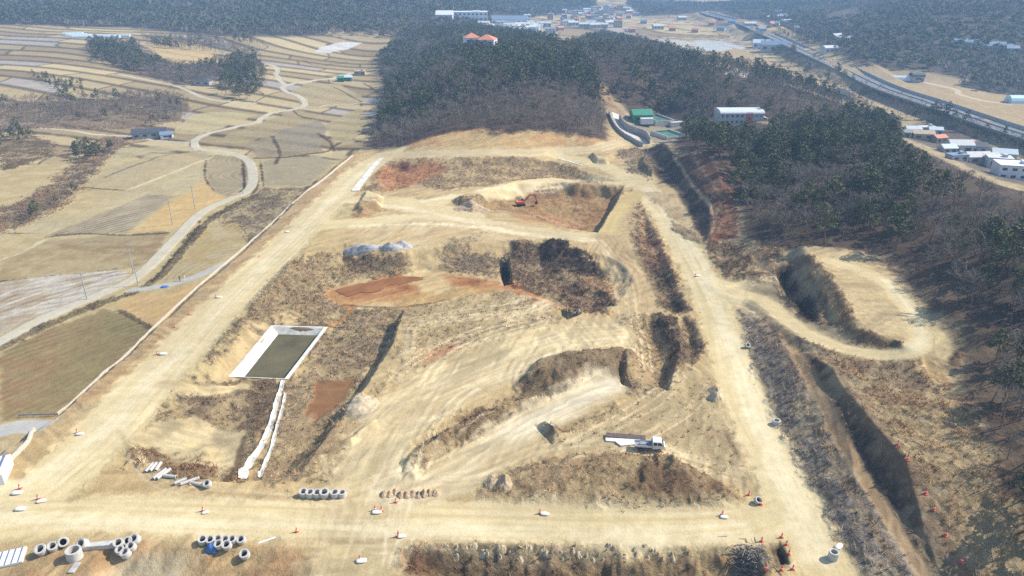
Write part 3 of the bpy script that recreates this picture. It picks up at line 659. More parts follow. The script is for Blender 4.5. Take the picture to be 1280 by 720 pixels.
# overall mottling, tread and rubble
nz = 1 + 0.14 * N20 + (0.09 + 0.09 * (CLS == GROUND)) * N4 + (0.05 + 0.22 * VEG) * N1
COL *= np.clip(nz, 0.4, 1.7)[..., None]
COL *= (1 + 0.55 * VEG * (CLS != HILL))[..., None]
near = 1 - sstep(GY, 330, 600)
tread = fbm(GX * 0.35 + 40 * N20, GY + 8 * N20, 2.4, 2, 83)
COL *= (1 + 0.05 * near * tread * (1 - VEG))[..., None]
spots = sstep(fbm(GX, GY, 2.2, 2, 91), 0.32, 0.6) * VEG * near
COL *= (1 - 0.18 * spots)[..., None]
H += near * ROUGH * (0.42 * N4 + 0.20 * N1) + near * VEG * 0.16 * np.abs(N1)
crump = np.abs(fbm(GX, GY, 3.2, 3, 95))
H += near * np.clip(ROUGH - 0.7, 0, 1) * 1.5 * (0.5 - crump)
H += valley * (CLS == FIELD) * (0.5 - fq) * sstep(np.minimum(fq, 1 - fq), 0, 0.14) * 1.1 * (GY < 1000) * sstep(GY, 330, 360)
# ------------------------------------------------------------------ helpers for Blender data
def tag(o, label=None, cat=None, group=None, kind=None):
    if label: o['label'] = label
    if cat: o['category'] = cat
    if group: o['group'] = group
    if kind: o['kind'] = kind
    return o

def raw_mesh(name, verts, faces, mat, parent=None, smooth_=False, col=None, cnt=3):
    """verts (n,3), faces (m,cnt) numpy"""
    verts = np.asarray(verts, dtype=np.float32); faces = np.asarray(faces, dtype=np.int32)
    me = bpy.data.meshes.new(name)
    me.vertices.add(len(verts)); me.vertices.foreach_set('co', verts.ravel())
    m = len(faces); me.loops.add(m * cnt); me.loops.foreach_set('vertex_index', faces.ravel())
    me.polygons.add(m)
    me.polygons.foreach_set('loop_start', np.arange(0, m * cnt, cnt, dtype=np.int32))
    me.polygons.foreach_set('loop_total', np.full(m, cnt, dtype=np.int32))
    me.update(calc_edges=True)
    if smooth_: me.polygons.foreach_set('use_smooth', np.ones(m, dtype=bool))
    if col is not None:
        at = me.color_attributes.new('Col', 'FLOAT_COLOR', 'POINT')
        c4 = np.ones((len(verts), 4), np.float32); c4[:, :col.shape[1]] = col
        at.data.foreach_set('color', c4.ravel())
    if mat: me.materials.append(mat)
    o = bpy.data.objects.new(name, me); COLL.objects.link(o)
    if parent: o.parent = parent
    return o

class NT:
    def __init__(s, name):
        s.m = bpy.data.materials.new(name); s.m.use_nodes = True; s.t = s.m.node_tree; s.n = s.t.nodes; s.b = s.n['Principled BSDF']
        s.b.inputs['Specular IOR Level'].default_value = 0.2
    def new(s, t, **k):
        n = s.n.new(t)
        for a, v in k.items():
            if a in n.inputs: n.inputs[a].default_value = v
            else: setattr(n, a, v)
        return n
    def L(s, a, b): s.t.links.new(a, b)
    def noise(s, scale, detail=4, rough=0.6, coord=None):
        n = s.new('ShaderNodeTexNoise'); n.inputs['Scale'].default_value = scale; n.inputs['Detail'].default_value = detail; n.inputs['Roughness'].default_value = rough
        if coord is not None: s.L(coord, n.inputs['Vector'])
        return n.outputs['Fac']
    def math(s, op, a, b=None, c=None):
        n = s.n.new('ShaderNodeMath'); n.operation = op
        for i, v in enumerate((a, b, c)):
            if v is None: continue
            if isinstance(v, (int, float)): n.inputs[i].default_value = v
            else: s.L(v, n.inputs[i])
        return n.outputs[0]
    def mapr(s, v, a, b, c, d):
        n = s.n.new('ShaderNodeMapRange'); s.L(v, n.inputs[0])
        for i, q in enumerate((a, b, c, d)): n.inputs[i + 1].default_value = q
        return n.outputs[0]
    def mix(s, f, a, b, mode='MIX'):
        n = s.n.new('ShaderNodeMix'); n.data_type = 'RGBA'; n.blend_type = mode
        if isinstance(f, (int, float)): n.inputs[0].default_value = f
        else: s.L(f, n.inputs[0])
        for i, v in ((6, a), (7, b)):
            if isinstance(v, (tuple, list)): n.inputs[i].default_value = tuple(v)[:3] + (1,)
            else: s.L(v, n.inputs[i])
        return n.outputs[2]
    def scale(s, col, f):
        n = s.n.new('ShaderNodeVectorMath'); n.operation = 'SCALE'; s.L(col, n.inputs[0]); s.L(f, n.inputs['Scale']); return n.outputs[0]
    def bump(s, h, strength, dist):
        n = s.n.new('ShaderNodeBump'); n.inputs['Strength'].default_value = strength; n.inputs['Distance'].default_value = dist; s.L(h, n.inputs['Height'])
        s.L(n.outputs[0], s.b.inputs['Normal'])

MATS = {}
def mat(name, color, rough=0.8, metal=0.0, var=0.15, scale=1.5, bump=0.0, spec=0.2, emis=None):
    if name in MATS: return MATS[name]
    t = NT(name); g = t.new('ShaderNodeTexCoord').outputs['Object']
    f = t.noise(scale, 4, 0.6, g)
    k = t.mapr(f, 0.3, 0.7, 1 - var, 1 + var)
    rgb = t.new('ShaderNodeRGB'); rgb.outputs[0].default_value = tuple(color) + (1,)
    t.L(t.scale(rgb.outputs[0], k), t.b.inputs['Base Color'])
    t.b.inputs['Roughness'].default_value = rough; t.b.inputs['Metallic'].default_value = metal; t.b.inputs['Specular IOR Level'].default_value = spec
    if bump: t.bump(t.noise(scale * 6, 3, 0.6, g), bump, 0.05)
    MATS[name] = t.m
    return t.m

def land_material(name, spot=0.5):
    t = NT(name)
    geo = t.new('ShaderNodeNewGeometry').outputs['Position']
    at = t.new('ShaderNodeAttribute'); at.attribute_name = 'Col'
    ms = t.new('ShaderNodeAttribute'); ms.attribute_name = 'Mask'
    sp = t.new('ShaderNodeSeparateXYZ'); t.L(ms.outputs['Vector'], sp.inputs[0])
    rough, veg = sp.outputs[0], sp.outputs[1]
    fine = t.noise(2.6, 6, 0.72, geo); mid = t.noise(0.55, 5, 0.65, geo)
    # grit: stronger where the ground is broken or overgrown
    amp = t.math('ADD', t.math('MULTIPLY', veg, 0.6), t.math('ADD', t.math('MULTIPLY', rough, 0.30), 0.26))
    v = t.math('ADD', t.math('MULTIPLY', t.math('SUBTRACT', fine, 0.5), 2.2), t.math('MULTIPLY', t.math('SUBTRACT', mid, 0.5), 1.0))
    k = t.math('ADD', t.math('MULTIPLY', v, amp), 1.0)
    k = t.math('MAXIMUM', k, 0.25)
    vc = t.new('ShaderNodeTexVoronoi'); vc.inputs['Scale'].default_value = 1.1; t.L(geo, vc.inputs['Vector'])
    clump = t.math('MULTIPLY', t.mapr(vc.outputs['Distance'], 0.15, 0.75, 0.0, 0.22), veg)
    k = t.math('MULTIPLY', k, t.math('SUBTRACT', 1.12, clump))
    t.L(t.scale(at.outputs['Color'], k), t.b.inputs['Base Color'])
    t.b.inputs['Roughness'].default_value = 0.95; t.b.inputs['Specular IOR Level'].default_value = 0.08
    h = t.math('MULTIPLY', t.math('ADD', fine, t.math('MULTIPLY', mid, 1.5)), t.math('ADD', t.math('MULTIPLY', t.math('ADD', rough, veg), 0.6), 0.10))
    t.bump(h, 0.9, 0.55)
    return t.m
LAND = land_material('bare_earth')

def build_land():
    idx = np.arange(NR * NC).reshape(NR, NC)
    V = np.stack([GX, GY, H], -1).reshape(-1, 3)
    C = np.clip(COL, 0.003, 0.85).reshape(-1, 3)
    M = np.stack([np.clip(ROUGH, 0, 1.6), VEG, VEG * 0], -1).reshape(-1, 3)
    q = np.stack([idx[:-1, :-1], idx[:-1, 1:], idx[1:, 1:], idx[1:, :-1]], -1).reshape(-1, 4)
    fc = CLS[:-1, :-1].reshape(-1)
    names = {GROUND: 'ground', ROAD: 'dirt_road', FIELD: 'field', TRACK: 'farm_track', HILL: 'hillside'}
    for k, nm in names.items():
        f = q[fc == k]
        if not len(f): continue
        used = np.zeros(NR * NC, bool); used[f.ravel()] = True
        remap = np.cumsum(used) - 1
        o = raw_mesh(nm, V[used], remap[f], LAND, smooth_=True, col=C[used], cnt=4)
        at = o.data.attributes.new('Mask', 'FLOAT_VECTOR', 'POINT'); at.data.foreach_set('vector', M[used].astype(np.float32).ravel())
        tag(o, kind='structure')
    # the land going on around and behind the surveyed part
    s = 9000.0
    lo = np.array([[-s, -s, -9.5], [s, -s, -9.5], [s, s * 1.2, -160.0], [-s, s * 1.2, -160.0]])
build_land()
# ------------------------------------------------------------------ trees
def tube_tris(a, b, ra, rb, n=4):
    a = np.array(a, float); b = np.array(b, float); d = b - a; d /= np.linalg.norm(d) + 1e-9
    u = np.cross(d, [0.3, 0.1, 1.0] if abs(d[2]) < 0.9 else [1.0, 0, 0]); u /= np.linalg.norm(u); w = np.cross(d, u)
    th = np.arange(n) * 2 * PI / n
    ring = np.cos(th)[:, None] * u + np.sin(th)[:, None] * w
    v = np.concatenate([a + ring * ra, b + ring * rb]); f = []
    for i in range(n):
        j = (i + 1) % n
        f += [(i, j, n + j), (i, n + j, n + i)]
    return v, np.array(f)

class Soup:
    def __init__(s): s.v = []; s.f = []; s.n = 0
    def add(s, v, f):
        s.v.append(np.asarray(v, float)); s.f.append(np.asarray(f) + s.n); s.n += len(v)
    def arr(s):
        return np.concatenate(s.v), np.concatenate(s.f)

def slivers(p0, p1, w, rng):
    """thin pointed blades from p0 to p1 (arrays), base width w"""
    d = p1 - p0; s = np.cross(d, rng.normal(size=d.shape)); s /= np.linalg.norm(s, axis=1)[:, None] + 1e-9
    n = len(p0); v = np.empty((n * 3, 3)); v[0::3] = p0 - s * w[:, None] / 2; v[1::3] = p0 + s * w[:, None] / 2; v[2::3] = p1
    return v, np.arange(n * 3).reshape(n, 3)

def flakes(c, size, rng, up=0.5):
    """small leaf-like triangles round the points c"""
    n = len(c); nrm = rng.normal(size=(n, 3)); nrm[:, 2] = np.abs(nrm[:, 2]) + up; nrm /= np.linalg.norm(nrm, axis=1)[:, None]
    a = np.cross(nrm, rng.normal(size=(n, 3))); a /= np.linalg.norm(a, axis=1)[:, None]; b = np.cross(nrm, a)
    v = np.empty((n * 3, 3)); th = rng.uniform(0, 2 * PI, n)
    for k in range(3):
        ang = th + k * 2 * PI / 3 + rng.uniform(-.35, .35, n); r = size * rng.uniform(0.7, 1.25, n)
        v[k::3] = c + a * (np.cos(ang) * r)[:, None] + b * (np.sin(ang) * r)[:, None]
    return v, np.arange(n * 3).reshape(n, 3)

def bare_tree(seed, h=10.0, ntw=420, tw=0.055, limbs=8, tube_n=4, spread=1.0):
    rng = np.random.default_rng(seed); T = Soup(); W = Soup()
    lean = rng.normal(size=2) * 0.35
    fork = h * rng.uniform(0.28, 0.42); top = np.array([lean[0], lean[1], fork])
    T.add(*tube_tris((0, 0, -0.6), top, 0.17, 0.13, tube_n))
    tips = []
    ends = np.array([lean[0] * 2, lean[1] * 2, h * 0.8]); T.add(*tube_tris(top, ends, 0.12, 0.04, tube_n)); segs = [(top, ends)]
    for k in range(limbs):
        z = rng.uniform(0.0, 0.75); a = k * 2.4 + rng.uniform(-.5, .5)
        st = top + (ends - top) * z
        L = h * rng.uniform(0.28, 0.42) * (1 - 0.45 * z); el = rng.uniform(0.55, 1.05)
        e = st + np.array([math.cos(a) * math.cos(el) * spread, math.sin(a) * math.cos(el) * spread, math.sin(el)]) * L
        T.add(*tube_tris(st, e, 0.075, 0.022, 3)); segs.append((st, e))
        for j in range(2):
            q = st + (e - st) * rng.uniform(0.35, 0.7); a2 = a + rng.choice([-1, 1]) * rng.uniform(.5, 1.1); el2 = rng.uniform(0.3, 1.0)
            e2 = q + np.array([math.cos(a2) * math.cos(el2) * spread, math.sin(a2) * math.cos(el2) * spread, math.sin(el2)]) * L * 0.6
            T.add(*tube_tris(q, e2, 0.04, 0.012, 3)); segs.append((q, e2)); segs.append((q, e2))
    S = np.array([s[0] for s in segs]); E = np.array([s[1] for s in segs])
    k = rng.integers(0, len(segs), ntw); t = rng.uniform(0.15, 1.0, ntw) ** 0.7
    p0 = S[k] + (E[k] - S[k]) * t[:, None]
    d = (E[k] - S[k]); d /= np.linalg.norm(d, axis=1)[:, None]
    d = d * 0.7 + rng.normal(size=d.shape) * 0.62; d[:, 2] += 0.35; d /= np.linalg.norm(d, axis=1)[:, None]
    L = rng.uniform(0.6, 1.7, ntw) * h / 10
    p1 = p0 + d * L[:, None]
    p1[:, 2] = np.minimum(p1[:, 2], h * rng.uniform(.9, 1.04, ntw))
    W.add(*slivers(p0, p1, np.full(ntw, tw) * rng.uniform(.6, 1.3, ntw), rng))
    return T.arr(), W.arr()

def pine_tree(seed, h=10.0, nfl=460, size=0.34, tube_n=5, slim=1.0):
    rng = np.random.default_rng(seed); T = Soup(); W = Soup()
    lean = rng.normal(size=2) * 0.5
    T.add(*tube_tris((0, 0, -0.6), (lean[0] * .5, lean[1] * .5, h * .5), 0.2, 0.14, tube_n)); T.add(*tube_tris((lean[0] * .5, lean[1] * .5, h * .5), (lean[0], lean[1], h * .95), 0.14, 0.03, tube_n))
    ncl = 17; cs = []; rs = []
    for k in range(ncl):
        f = (k + 0.5) / ncl; z = h * (0.36 + 0.60 * f)
        R = h * 0.235 * slim * (1.0 - 0.72 * max(0, f - 0.12) ** 1.1) * rng.uniform(.55, 1.15)
        a = k * 2.399 + rng.uniform(-.4, .4)
        c = np.array([lean[0] * z / h + math.cos(a) * R, lean[1] * z / h + math.sin(a) * R, z + rng.uniform(-.3, .3)])
        cs.append(c); rs.append(h * 0.105 * rng.uniform(.75, 1.35) * (1.1 - .45 * f))
        T.add(*tube_tris((lean[0] * z / h, lean[1] * z / h, z - 0.5), c, 0.05, 0.02, 3))
    cs.append(np.array([lean[0], lean[1], h * 0.96])); rs.append(h * 0.07)
    cs = np.array(cs); rs = np.array(rs); pr = rs ** 2 / (rs ** 2).sum()
    k = rng.choice(len(cs), nfl, p=pr)
    o = rng.normal(size=(nfl, 3)); o /= np.linalg.norm(o, axis=1)[:, None]; o *= (rng.uniform(.45, 1.05, nfl) * rs[k])[:, None]; o[:, 2] *= 0.62
    W.add(*flakes(cs[k] + o, size * h / 10, rng, 0.55))
    return T.arr(), W.arr()

def foliage_mat(name, c1, c2, c3=None, attr=False, rough=0.9):
    t = NT(name)
    if attr:
        a = t.new('ShaderNodeAttribute'); a.attribute_name = 'Col'; r = t.new('ShaderNodeSeparateColor'); t.L(a.outputs['Color'], r.inputs[0]); r = r.outputs[0]
    else:
        r = t.new('ShaderNodeObjectInfo').outputs['Random']
    g = t.new('ShaderNodeNewGeometry').outputs['Position']
    col = t.mix(r, c1, c2)
    n = t.noise(0.9, 3, 0.6, g)
    if c3: col = t.mix(t.mapr(n, 0.5, 0.75, 0, 0.7), col, c3)
    k = t.mapr(t.noise(2.2, 2, 0.6, g), 0.3, 0.7, 0.75, 1.3)
    t.L(t.scale(col, k), t.b.inputs['Base Color']); t.b.inputs['Roughness'].default_value = rough; t.b.inputs['Specular IOR Level'].default_value = 0.1
    return t.m
PINE_C = ((0.050, 0.062, 0.030), (0.095, 0.105, 0.042), (0.140, 0.145, 0.055))
BARE_C = ((0.150, 0.130, 0.106), (0.230, 0.195, 0.150), (0.29, 0.25, 0.19))
M_PINE = foliage_mat('pine_needles', *PINE_C); M_PINE_A = foliage_mat('pine_needles_mass', *PINE_C, attr=True)
M_BARE = foliage_mat('bare_twigs', *BARE_C); M_BARE_A = foliage_mat('bare_twigs_mass', *BARE_C, attr=True)
M_BARK = mat('bark', (0.16, 0.125, 0.10), 0.95, var=0.3, scale=3)
M_BARKP = mat('pine_bark', (0.17, 0.105, 0.075), 0.95, var=0.3, scale=3)

def scatter(s, step, jit=0.45, back=0, seed=1, dens=None):
    """jittered planting grid over an outline"""
    pts = P(s) if isinstance(s, str) else s
    rng = np.random.default_rng(seed)
    x0, x1, y0, y1 = pts[:, 0].min(), pts[:, 0].max(), pts[:, 1].min(), pts[:, 1].max() + back
    X, Y = np.meshgrid(np.arange(x0, x1, step), np.arange(y0, y1, step))
    X = X.ravel() + rng.uniform(-jit, jit, X.size) * step; Y = Y.ravel() + rng.uniform(-jit, jit, Y.size) * step
    m = inside(X, Y, pts)
    for b in (np.arange(12, back + 1, 12) if back else ()):
        m |= inside(X, Y - b, pts)
    X, Y = X[m], Y[m]
    if dens is not None:
        k = rng.uniform(0, 1, len(X)) < dens(X, Y); X, Y = X[k], Y[k]
    return np.stack([X, Y], 1)

def project(x, y, z):
    dx = x; dep = y * CP + (CAM_H - z) * SP; up = y * SP - (CAM_H - z) * CP
    return 640 + FPX * dx / dep, 360 - FPX * up / dep, dep

TREES = []   # rows: x, y, kind (0 bare, 1 pine), height, region
REG = {}
def forest(region, s, step, pine, hgt=(8, 11.5), back=0, seed=1, keep=None):
    p = scatter(s, step, back=back, seed=seed)
    if keep is not None: p = p[keep(p[:, 0], p[:, 1])]
    rng = np.random.default_rng(seed + 50)
    n = fbm(p[:, 0], p[:, 1], 34, 3, 130 + seed)
    pr = pine(p[:, 0], p[:, 1], n) if callable(pine) else np.clip(pine + 1.3 * n, 0.02, 0.97)
    k = (rng.uniform(0, 1, len(p)) < pr).astype(float)
    h = rng.uniform(hgt[0] * .75, hgt[1] * 1.05, len(p)) * np.where(k > 0, 1.0, 0.95) * (1 + .25 * fbm(p[:, 0], p[:, 1], 16, 2, 99))
    for i in range(len(p)): TREES.append((p[i, 0], p[i, 1], k[i], h[i], region))
# central hill
cpt = P("600,160 640,100 700,120 560,120")
forest(0, "462,186 474,150 484,112 474,78 512,50 570,40 660,50 735,90 756,142 752,176 700,166 640,166 600,160 540,170 500,186", 4.3,
       lambda x, y, n: np.clip(0.02 + 0.95 * sstep(y + 40 * n + 0.25 * np.abs(x + 10), 392, 440) * (0.55 + 1.1 * n + 0.35 * sstep(x, -60, 0)), 0, 0.9), back=50, seed=1)
forest(1, "704,90 735,58 760,48 820,64 900,88 1000,116 1090,150 1100,162 1010,146 960,148 900,146 830,142 800,140 775,128 745,104", 5.0,
       lambda x, y, n: np.clip(0.35 + 1.3 * n - 0.3 * (y < 470), 0.04, 0.92), back=70, seed=2)
forest(2, "850,176 862,158 900,150 1000,158 1110,163 1180,198 1260,233 1400,260 1800,500 1800,820 1330,760 1275,640 1256,560 1226,482 1222,428 1174,372 1116,318 1060,308 985,308 934,296 930,262 916,222 884,188", 4.4,
       lambda x, y, n: np.clip(0.08 + 0.75 * sstep(y, 190, 260) * (1 - 0.4 * sstep(y, 300, 340)) * 0.6 + 1.5 * n, 0.04, 0.93), (8, 12.5), back=0, seed=3,
       keep=lambda x, y: (y > 60))
forest(3, "0,290 20,280 60,258 100,228 124,205 140,180 150,182 130,206 100,238 60,266 20,292", 3.2, 0.08, (3, 6), seed=19)
# looser edge of the right wood, near the meadow
forest(2, "1166,376 1222,430 1230,482 1250,560 1280,640 1330,700 1290,560 1240,460 1190,400", 7, 0.25, (7, 11), seed=4)
# copses among the paddies
forest(3, "276,118 282,90 300,72 330,84 334,108 318,124 296,126", 5, 0.6, (7, 10), seed=5)
forest(3, "108,62 120,52 175,56 178,78 230,84 330,74 290,100 240,108 170,92 118,76", 4.0, 0.12, (6, 10), seed=6)
forest(3, "176,50 240,50 320,66 330,76 262,64 200,60", 4.0, 0.12, (6, 10), seed=7)
forest(3, "-20,150 -20,128 60,128 160,120 220,118 240,132 220,152 120,150 60,152", 3.2, 0.10, (4, 7.5), seed=8)
forest(3, "268,42 310,48 330,58 300,56", 6, 0.1, (5, 8), seed=9)
forest(3, "404,28 424,22 436,34 490,36 496,42 420,40", 6, 0.3, (6, 9), seed=10)
forest(3, "0,165 20,160 40,172 34,182 0,186", 4.5, 0.7, (3.5, 6), seed=11)
forest(3, "90,196 100,180 124,184 126,200 108,206", 4.5, 0.75, (5, 8), seed=12)
forest(3, "180,150 205,140 215,150 200,158 180,160", 5, 0.8, (2.5, 4), seed=13)
forest(3, "40,92 60,96 110,104 100,118 70,116 60,106 30,100", 5, 0.8, (2.5, 4.5), seed=14)
# belt beside the expressway and the wooded fringe of the village
forest(4, "940,42 1000,68 1060,98 1110,118 1160,136 1240,168 1300,186 1300,198 1230,186 1160,160 1090,132 1040,112 1000,92 960,64", 6, 0.1, (5, 9), seed=15)
forest(4, "965,36 1010,58 1062,82 1050,72 1000,46", 6, 0.1, (5, 8), seed=16)
forest(4, "1080,150 1110,150 1128,160 1116,166 1090,162", 5, 0.6, (5, 8), seed=17)
forest(4, "1210,148 1260,168 1310,200 1310,240 1280,196 1226,176", 6, 0.1, (4, 7), seed=18)

PV = [pine_tree(100 + i, 10, 560, 0.33, slim=(0.85, 1.0, 1.15, 0.95, 1.25)[i]) for i in range(5)]
BV = [bare_tree(200 + i, 10, 520, 0.05, spread=(1.0, .8, 1.2, .9, 1.1)[i]) for i in range(5)]
PM = [pine_tree(300 + i, 10, 170, 0.60, 3, slim=(0.9, 1.05, 1.15, 1.0)[i]) for i in range(4)]
BM = [bare_tree(400 + i, 10, 130, 0.115, limbs=5, tube_n=3) for i in range(4)]

T = np.array(TREES); tz = gz(T[:, 0], T[:, 1])
uu, vv, dep = project(T[:, 0], T[:, 1], tz + T[:, 3] * 0.6)
inview = (uu > -10) & (uu < 1290) & (vv > -5) & (vv < 740)
keepm = inview | ((uu > -260) & (uu < 1540) & (vv > -60) & (vv < 900))
_ut, _vt, _ = project(T[:, 0], T[:, 1], tz + T[:, 3])
hide = (T[:, 4] == 2) & (((_ut > 886) & (_ut < 968) & (_vt < 150)) | ((_ut > 780) & (_ut < 852) & (_vt < 176)) | ((_ut > 1125) & (_vt < 172 + (_ut - 1125) * 0.36)))
keepm &= ~hide
_pd = sd_poly(T[:, 0], T[:, 1], PAD); keepm &= ~((_pd > -3) | ((_pd > -12) & (RNG.uniform(0, 1, len(T)) < 0.7)))
T, tz, uu, vv, dep, inview = (a[keepm] for a in (T, tz, uu, vv, dep, inview))
single = np.zeros(len(T), bool)
for kd in (0, 1):
    ids = np.where(inview & (T[:, 2] == kd))[0]
    ids = ids[np.argsort(dep[ids] / T[ids, 3])][:300]
    single[ids] = True
REGNAME = {0: 'forest on the central hill beyond the site', 1: 'wooded ridge behind the green tanks', 2: 'forest right of the site', 3: 'copse among the paddies on the left', 4: 'tree belt beside the expressway'}
def proto_meshes(vs, trunk_m, crown_m, nm):
    out = []
    for (tv, tf), (cv, cf) in vs:
        a = raw_mesh('trunk', tv, tf, trunk_m); b = raw_mesh('crown', cv, cf, crown_m)
        out.append((a.data, b.data)); bpy.data.objects.remove(a); bpy.data.objects.remove(b)
    return out
pm = proto_meshes(PV, M_BARKP, M_PINE, 'pine'); bm_ = proto_meshes(BV, M_BARK, M_BARE, 'bare')
for i in np.where(single)[0]:
    x, y, kd, h, rg = T[i]; kd = int(kd)
    e = bpy.data.objects.new('pine_tree' if kd else 'bare_tree', None); COLL.objects.link(e)
    e.location = (x, y, tz[i]); e.rotation_euler = (0, 0, random.uniform(0, 6.28)); s = h / 10; e.scale = (s * random.uniform(.9, 1.15), s * random.uniform(.9, 1.15), s)
    reg = REGNAME[int(rg)]
    tag(e, ('dark green pine tree standing in the ' if kd else 'leafless grey brown tree standing in the ') + reg, 'tree', ('pines of the ' if kd else 'leafless trees of the ') + reg)
    tm, cm = (pm if kd else bm_)[random.randrange(5)]
    for nm, me in (('trunk', tm), ('crown', cm)):
        o = bpy.data.objects.new(nm, me); COLL.objects.link(o); o.parent = e

def mass(name, ids, meshes, m_t, m_c, label):
    rng = np.random.default_rng(5)
    parts = [([], [], []), ([], [], [])]; off = [0, 0]
    which = rng.integers(0, len(meshes), len(ids))
    for vi in range(len(meshes)):
        sel = ids[which == vi]
        if not len(sel): continue
        for pi in (0, 1):
            v, f = meshes[vi][pi]; n = len(sel)
            a = rng.uniform(0, 2 * PI, n) if pi == 0 else a
            s = T[sel, 3] / 10
            ca, sa = np.cos(a)[:, None], np.sin(a)[:, None]
            X = (v[None, :, 0] * ca - v[None, :, 1] * sa) * s[:, None] + T[sel, 0][:, None]
            Y = (v[None, :, 0] * sa + v[None, :, 1] * ca) * s[:, None] + T[sel, 1][:, None]
            Z = v[None, :, 2] * s[:, None] + tz[sel][:, None]
            V = np.stack([X, Y, Z], -1).reshape(-1, 3)
            F = (f[None] + (np.arange(n) * len(v))[:, None, None]).reshape(-1, 3) + off[pi]
            r = rng.uniform(0, 1, n) if pi == 0 else r
            C = np.repeat(r, len(v))[:, None] * np.ones((1, 3))
            parts[pi][0].append(V); parts[pi][1].append(F); parts[pi][2].append(C); off[pi] += len(V)
    V = np.concatenate(parts[0][0] + parts[1][0]); F = np.concatenate(parts[0][1] + [f + off[0] for f in parts[1][1]]); C = np.concatenate(parts[0][2] + parts[1][2])
    o = raw_mesh(name, V, F, m_t, col=C); o.data.materials.append(m_c)
    mi = np.zeros(len(F), np.int32); mi[sum(len(f) for f in parts[0][1]):] = 1
    o.data.polygons.foreach_set('material_index', mi)
    tag(o, label, 'forest', kind='stuff')
rest = np.where(~single)[0]
mass('pine_forest', rest[T[rest, 2] == 1], PM, M_BARKP, M_PINE_A, 'dark green pines massed over the hills behind the nearest trees')
mass('bare_forest', rest[T[rest, 2] == 0], BM, M_BARK, M_BARE_A, 'grey brown leafless trees massed over the hills behind the nearest trees')

# far hills: woods that read as one mass
def far_wood():
    rng = np.random.default_rng(9); out = []
    for (y0, y1, st) in ((700, 1100, 8.0), (1100, 1700, 11.0), (1700, 2600, 18.0), (2600, 5000, 34.0)):
        xx = np.arange(-0.75 * y1, 0.75 * y1, st); yy = np.arange(y0, y1, st)
        X, Y = np.meshgrid(xx, yy); X = X.ravel() + rng.uniform(-.5, .5, X.size) * st; Y = Y.ravel() + rng.uniform(-.5, .5, Y.size) * st
        z = gz(X, Y); cl = gz(X, Y, CLS.astype(float)); u, v, d = project(X, Y, z)
        n = fbm(X, Y, 120, 3, 171)
        m = (np.abs(X) < 0.74 * Y + 30) & (u > -80) & (u < 1360) & (v > -60) & (cl > 3.6) & (n > -0.62 + 0.55 * (X > 400))
        out.append(np.stack([X[m], Y[m], z[m], np.full(m.sum(), st)], 1))
    # hills on the right start nearer
    st = 7.5; X, Y = np.meshgrid(np.arange(150, 800, st), np.arange(420, 700, st)); X = X.ravel() + rng.uniform(-.5, .5, X.size) * st; Y = Y.ravel() + rng.uniform(-.5, .5, Y.size) * st
    z = gz(X, Y); cl = gz(X, Y, CLS.astype(float)); u = project(X, Y, z)[0]; m = (cl > 3.6) & (X > 215 + 0.25 * (Y - 420)) & (u > 1060) & (np.abs(X) < .74 * Y + 30)
    out.append(np.stack([X[m], Y[m], z[m], np.full(m.sum(), st)], 1))
    Q = np.concatenate(out); n = len(Q)
    pr = np.clip(0.62 + 0.9 * fbm(Q[:, 0], Q[:, 1], 150, 3, 181) - 0.3 * (Q[:, 0] > 300) , 0.05, 0.95)
    kd = rng.uniform(0, 1, n) < pr
    for k, nm, m_, lb in ((1, 'far_pine_wood', M_PINE_A, 'distant dark green pine woods covering the far hills'), (0, 'far_bare_wood', M_BARE_A, 'distant leafless woods covering the far hills')):
        q = Q[kd == k]
        if k:
            nv = 26; c = rng.normal(size=(len(q), nv, 3)); c /= np.linalg.norm(c, axis=2)[..., None]
            r = q[:, 3][:, None, None] * 0.42
            c = c * r * rng.uniform(.4, 1, (len(q), nv, 1)); c[..., 2] = np.abs(c[..., 2]) * 1.0
            c += np.stack([q[:, 0], q[:, 1], q[:, 2] + 5.0], 1)[:, None]
            sz = np.repeat(q[:, 3] * 0.17, nv)
            V, F = flakes(c.reshape(-1, 3), sz, rng, 0.6)
        else:
            nv = 22; base = np.stack([q[:, 0], q[:, 1], q[:, 2] + 1.5], 1)[:, None] + rng.normal(size=(len(q), nv, 3)) * (q[:, 3] * 0.20)[:, None, None] * [1, 1, 0.3]
            d = rng.normal(size=(len(q), nv, 3)); d[..., 2] = np.abs(d[..., 2]) + 1.2; d /= np.linalg.norm(d, axis=2)[..., None]
            tip = base + d * (q[:, 3][:, None, None] * 0.35 + 4) * rng.uniform(.6, 1.2, (len(q), nv, 1))
            V, F = slivers(base.reshape(-1, 3), tip.reshape(-1, 3), np.repeat(q[:, 3] * 0.085, nv), rng)
        C = np.repeat(rng.uniform(0, 1, len(q)), nv * 3)[:, None] * np.ones((1, 3))
        tag(raw_mesh(nm, V, F, m_, col=C), lb, 'woodland', kind='stuff')
    print('far trees', n)
far_wood()
print('trees', len(T), 'single', single.sum())

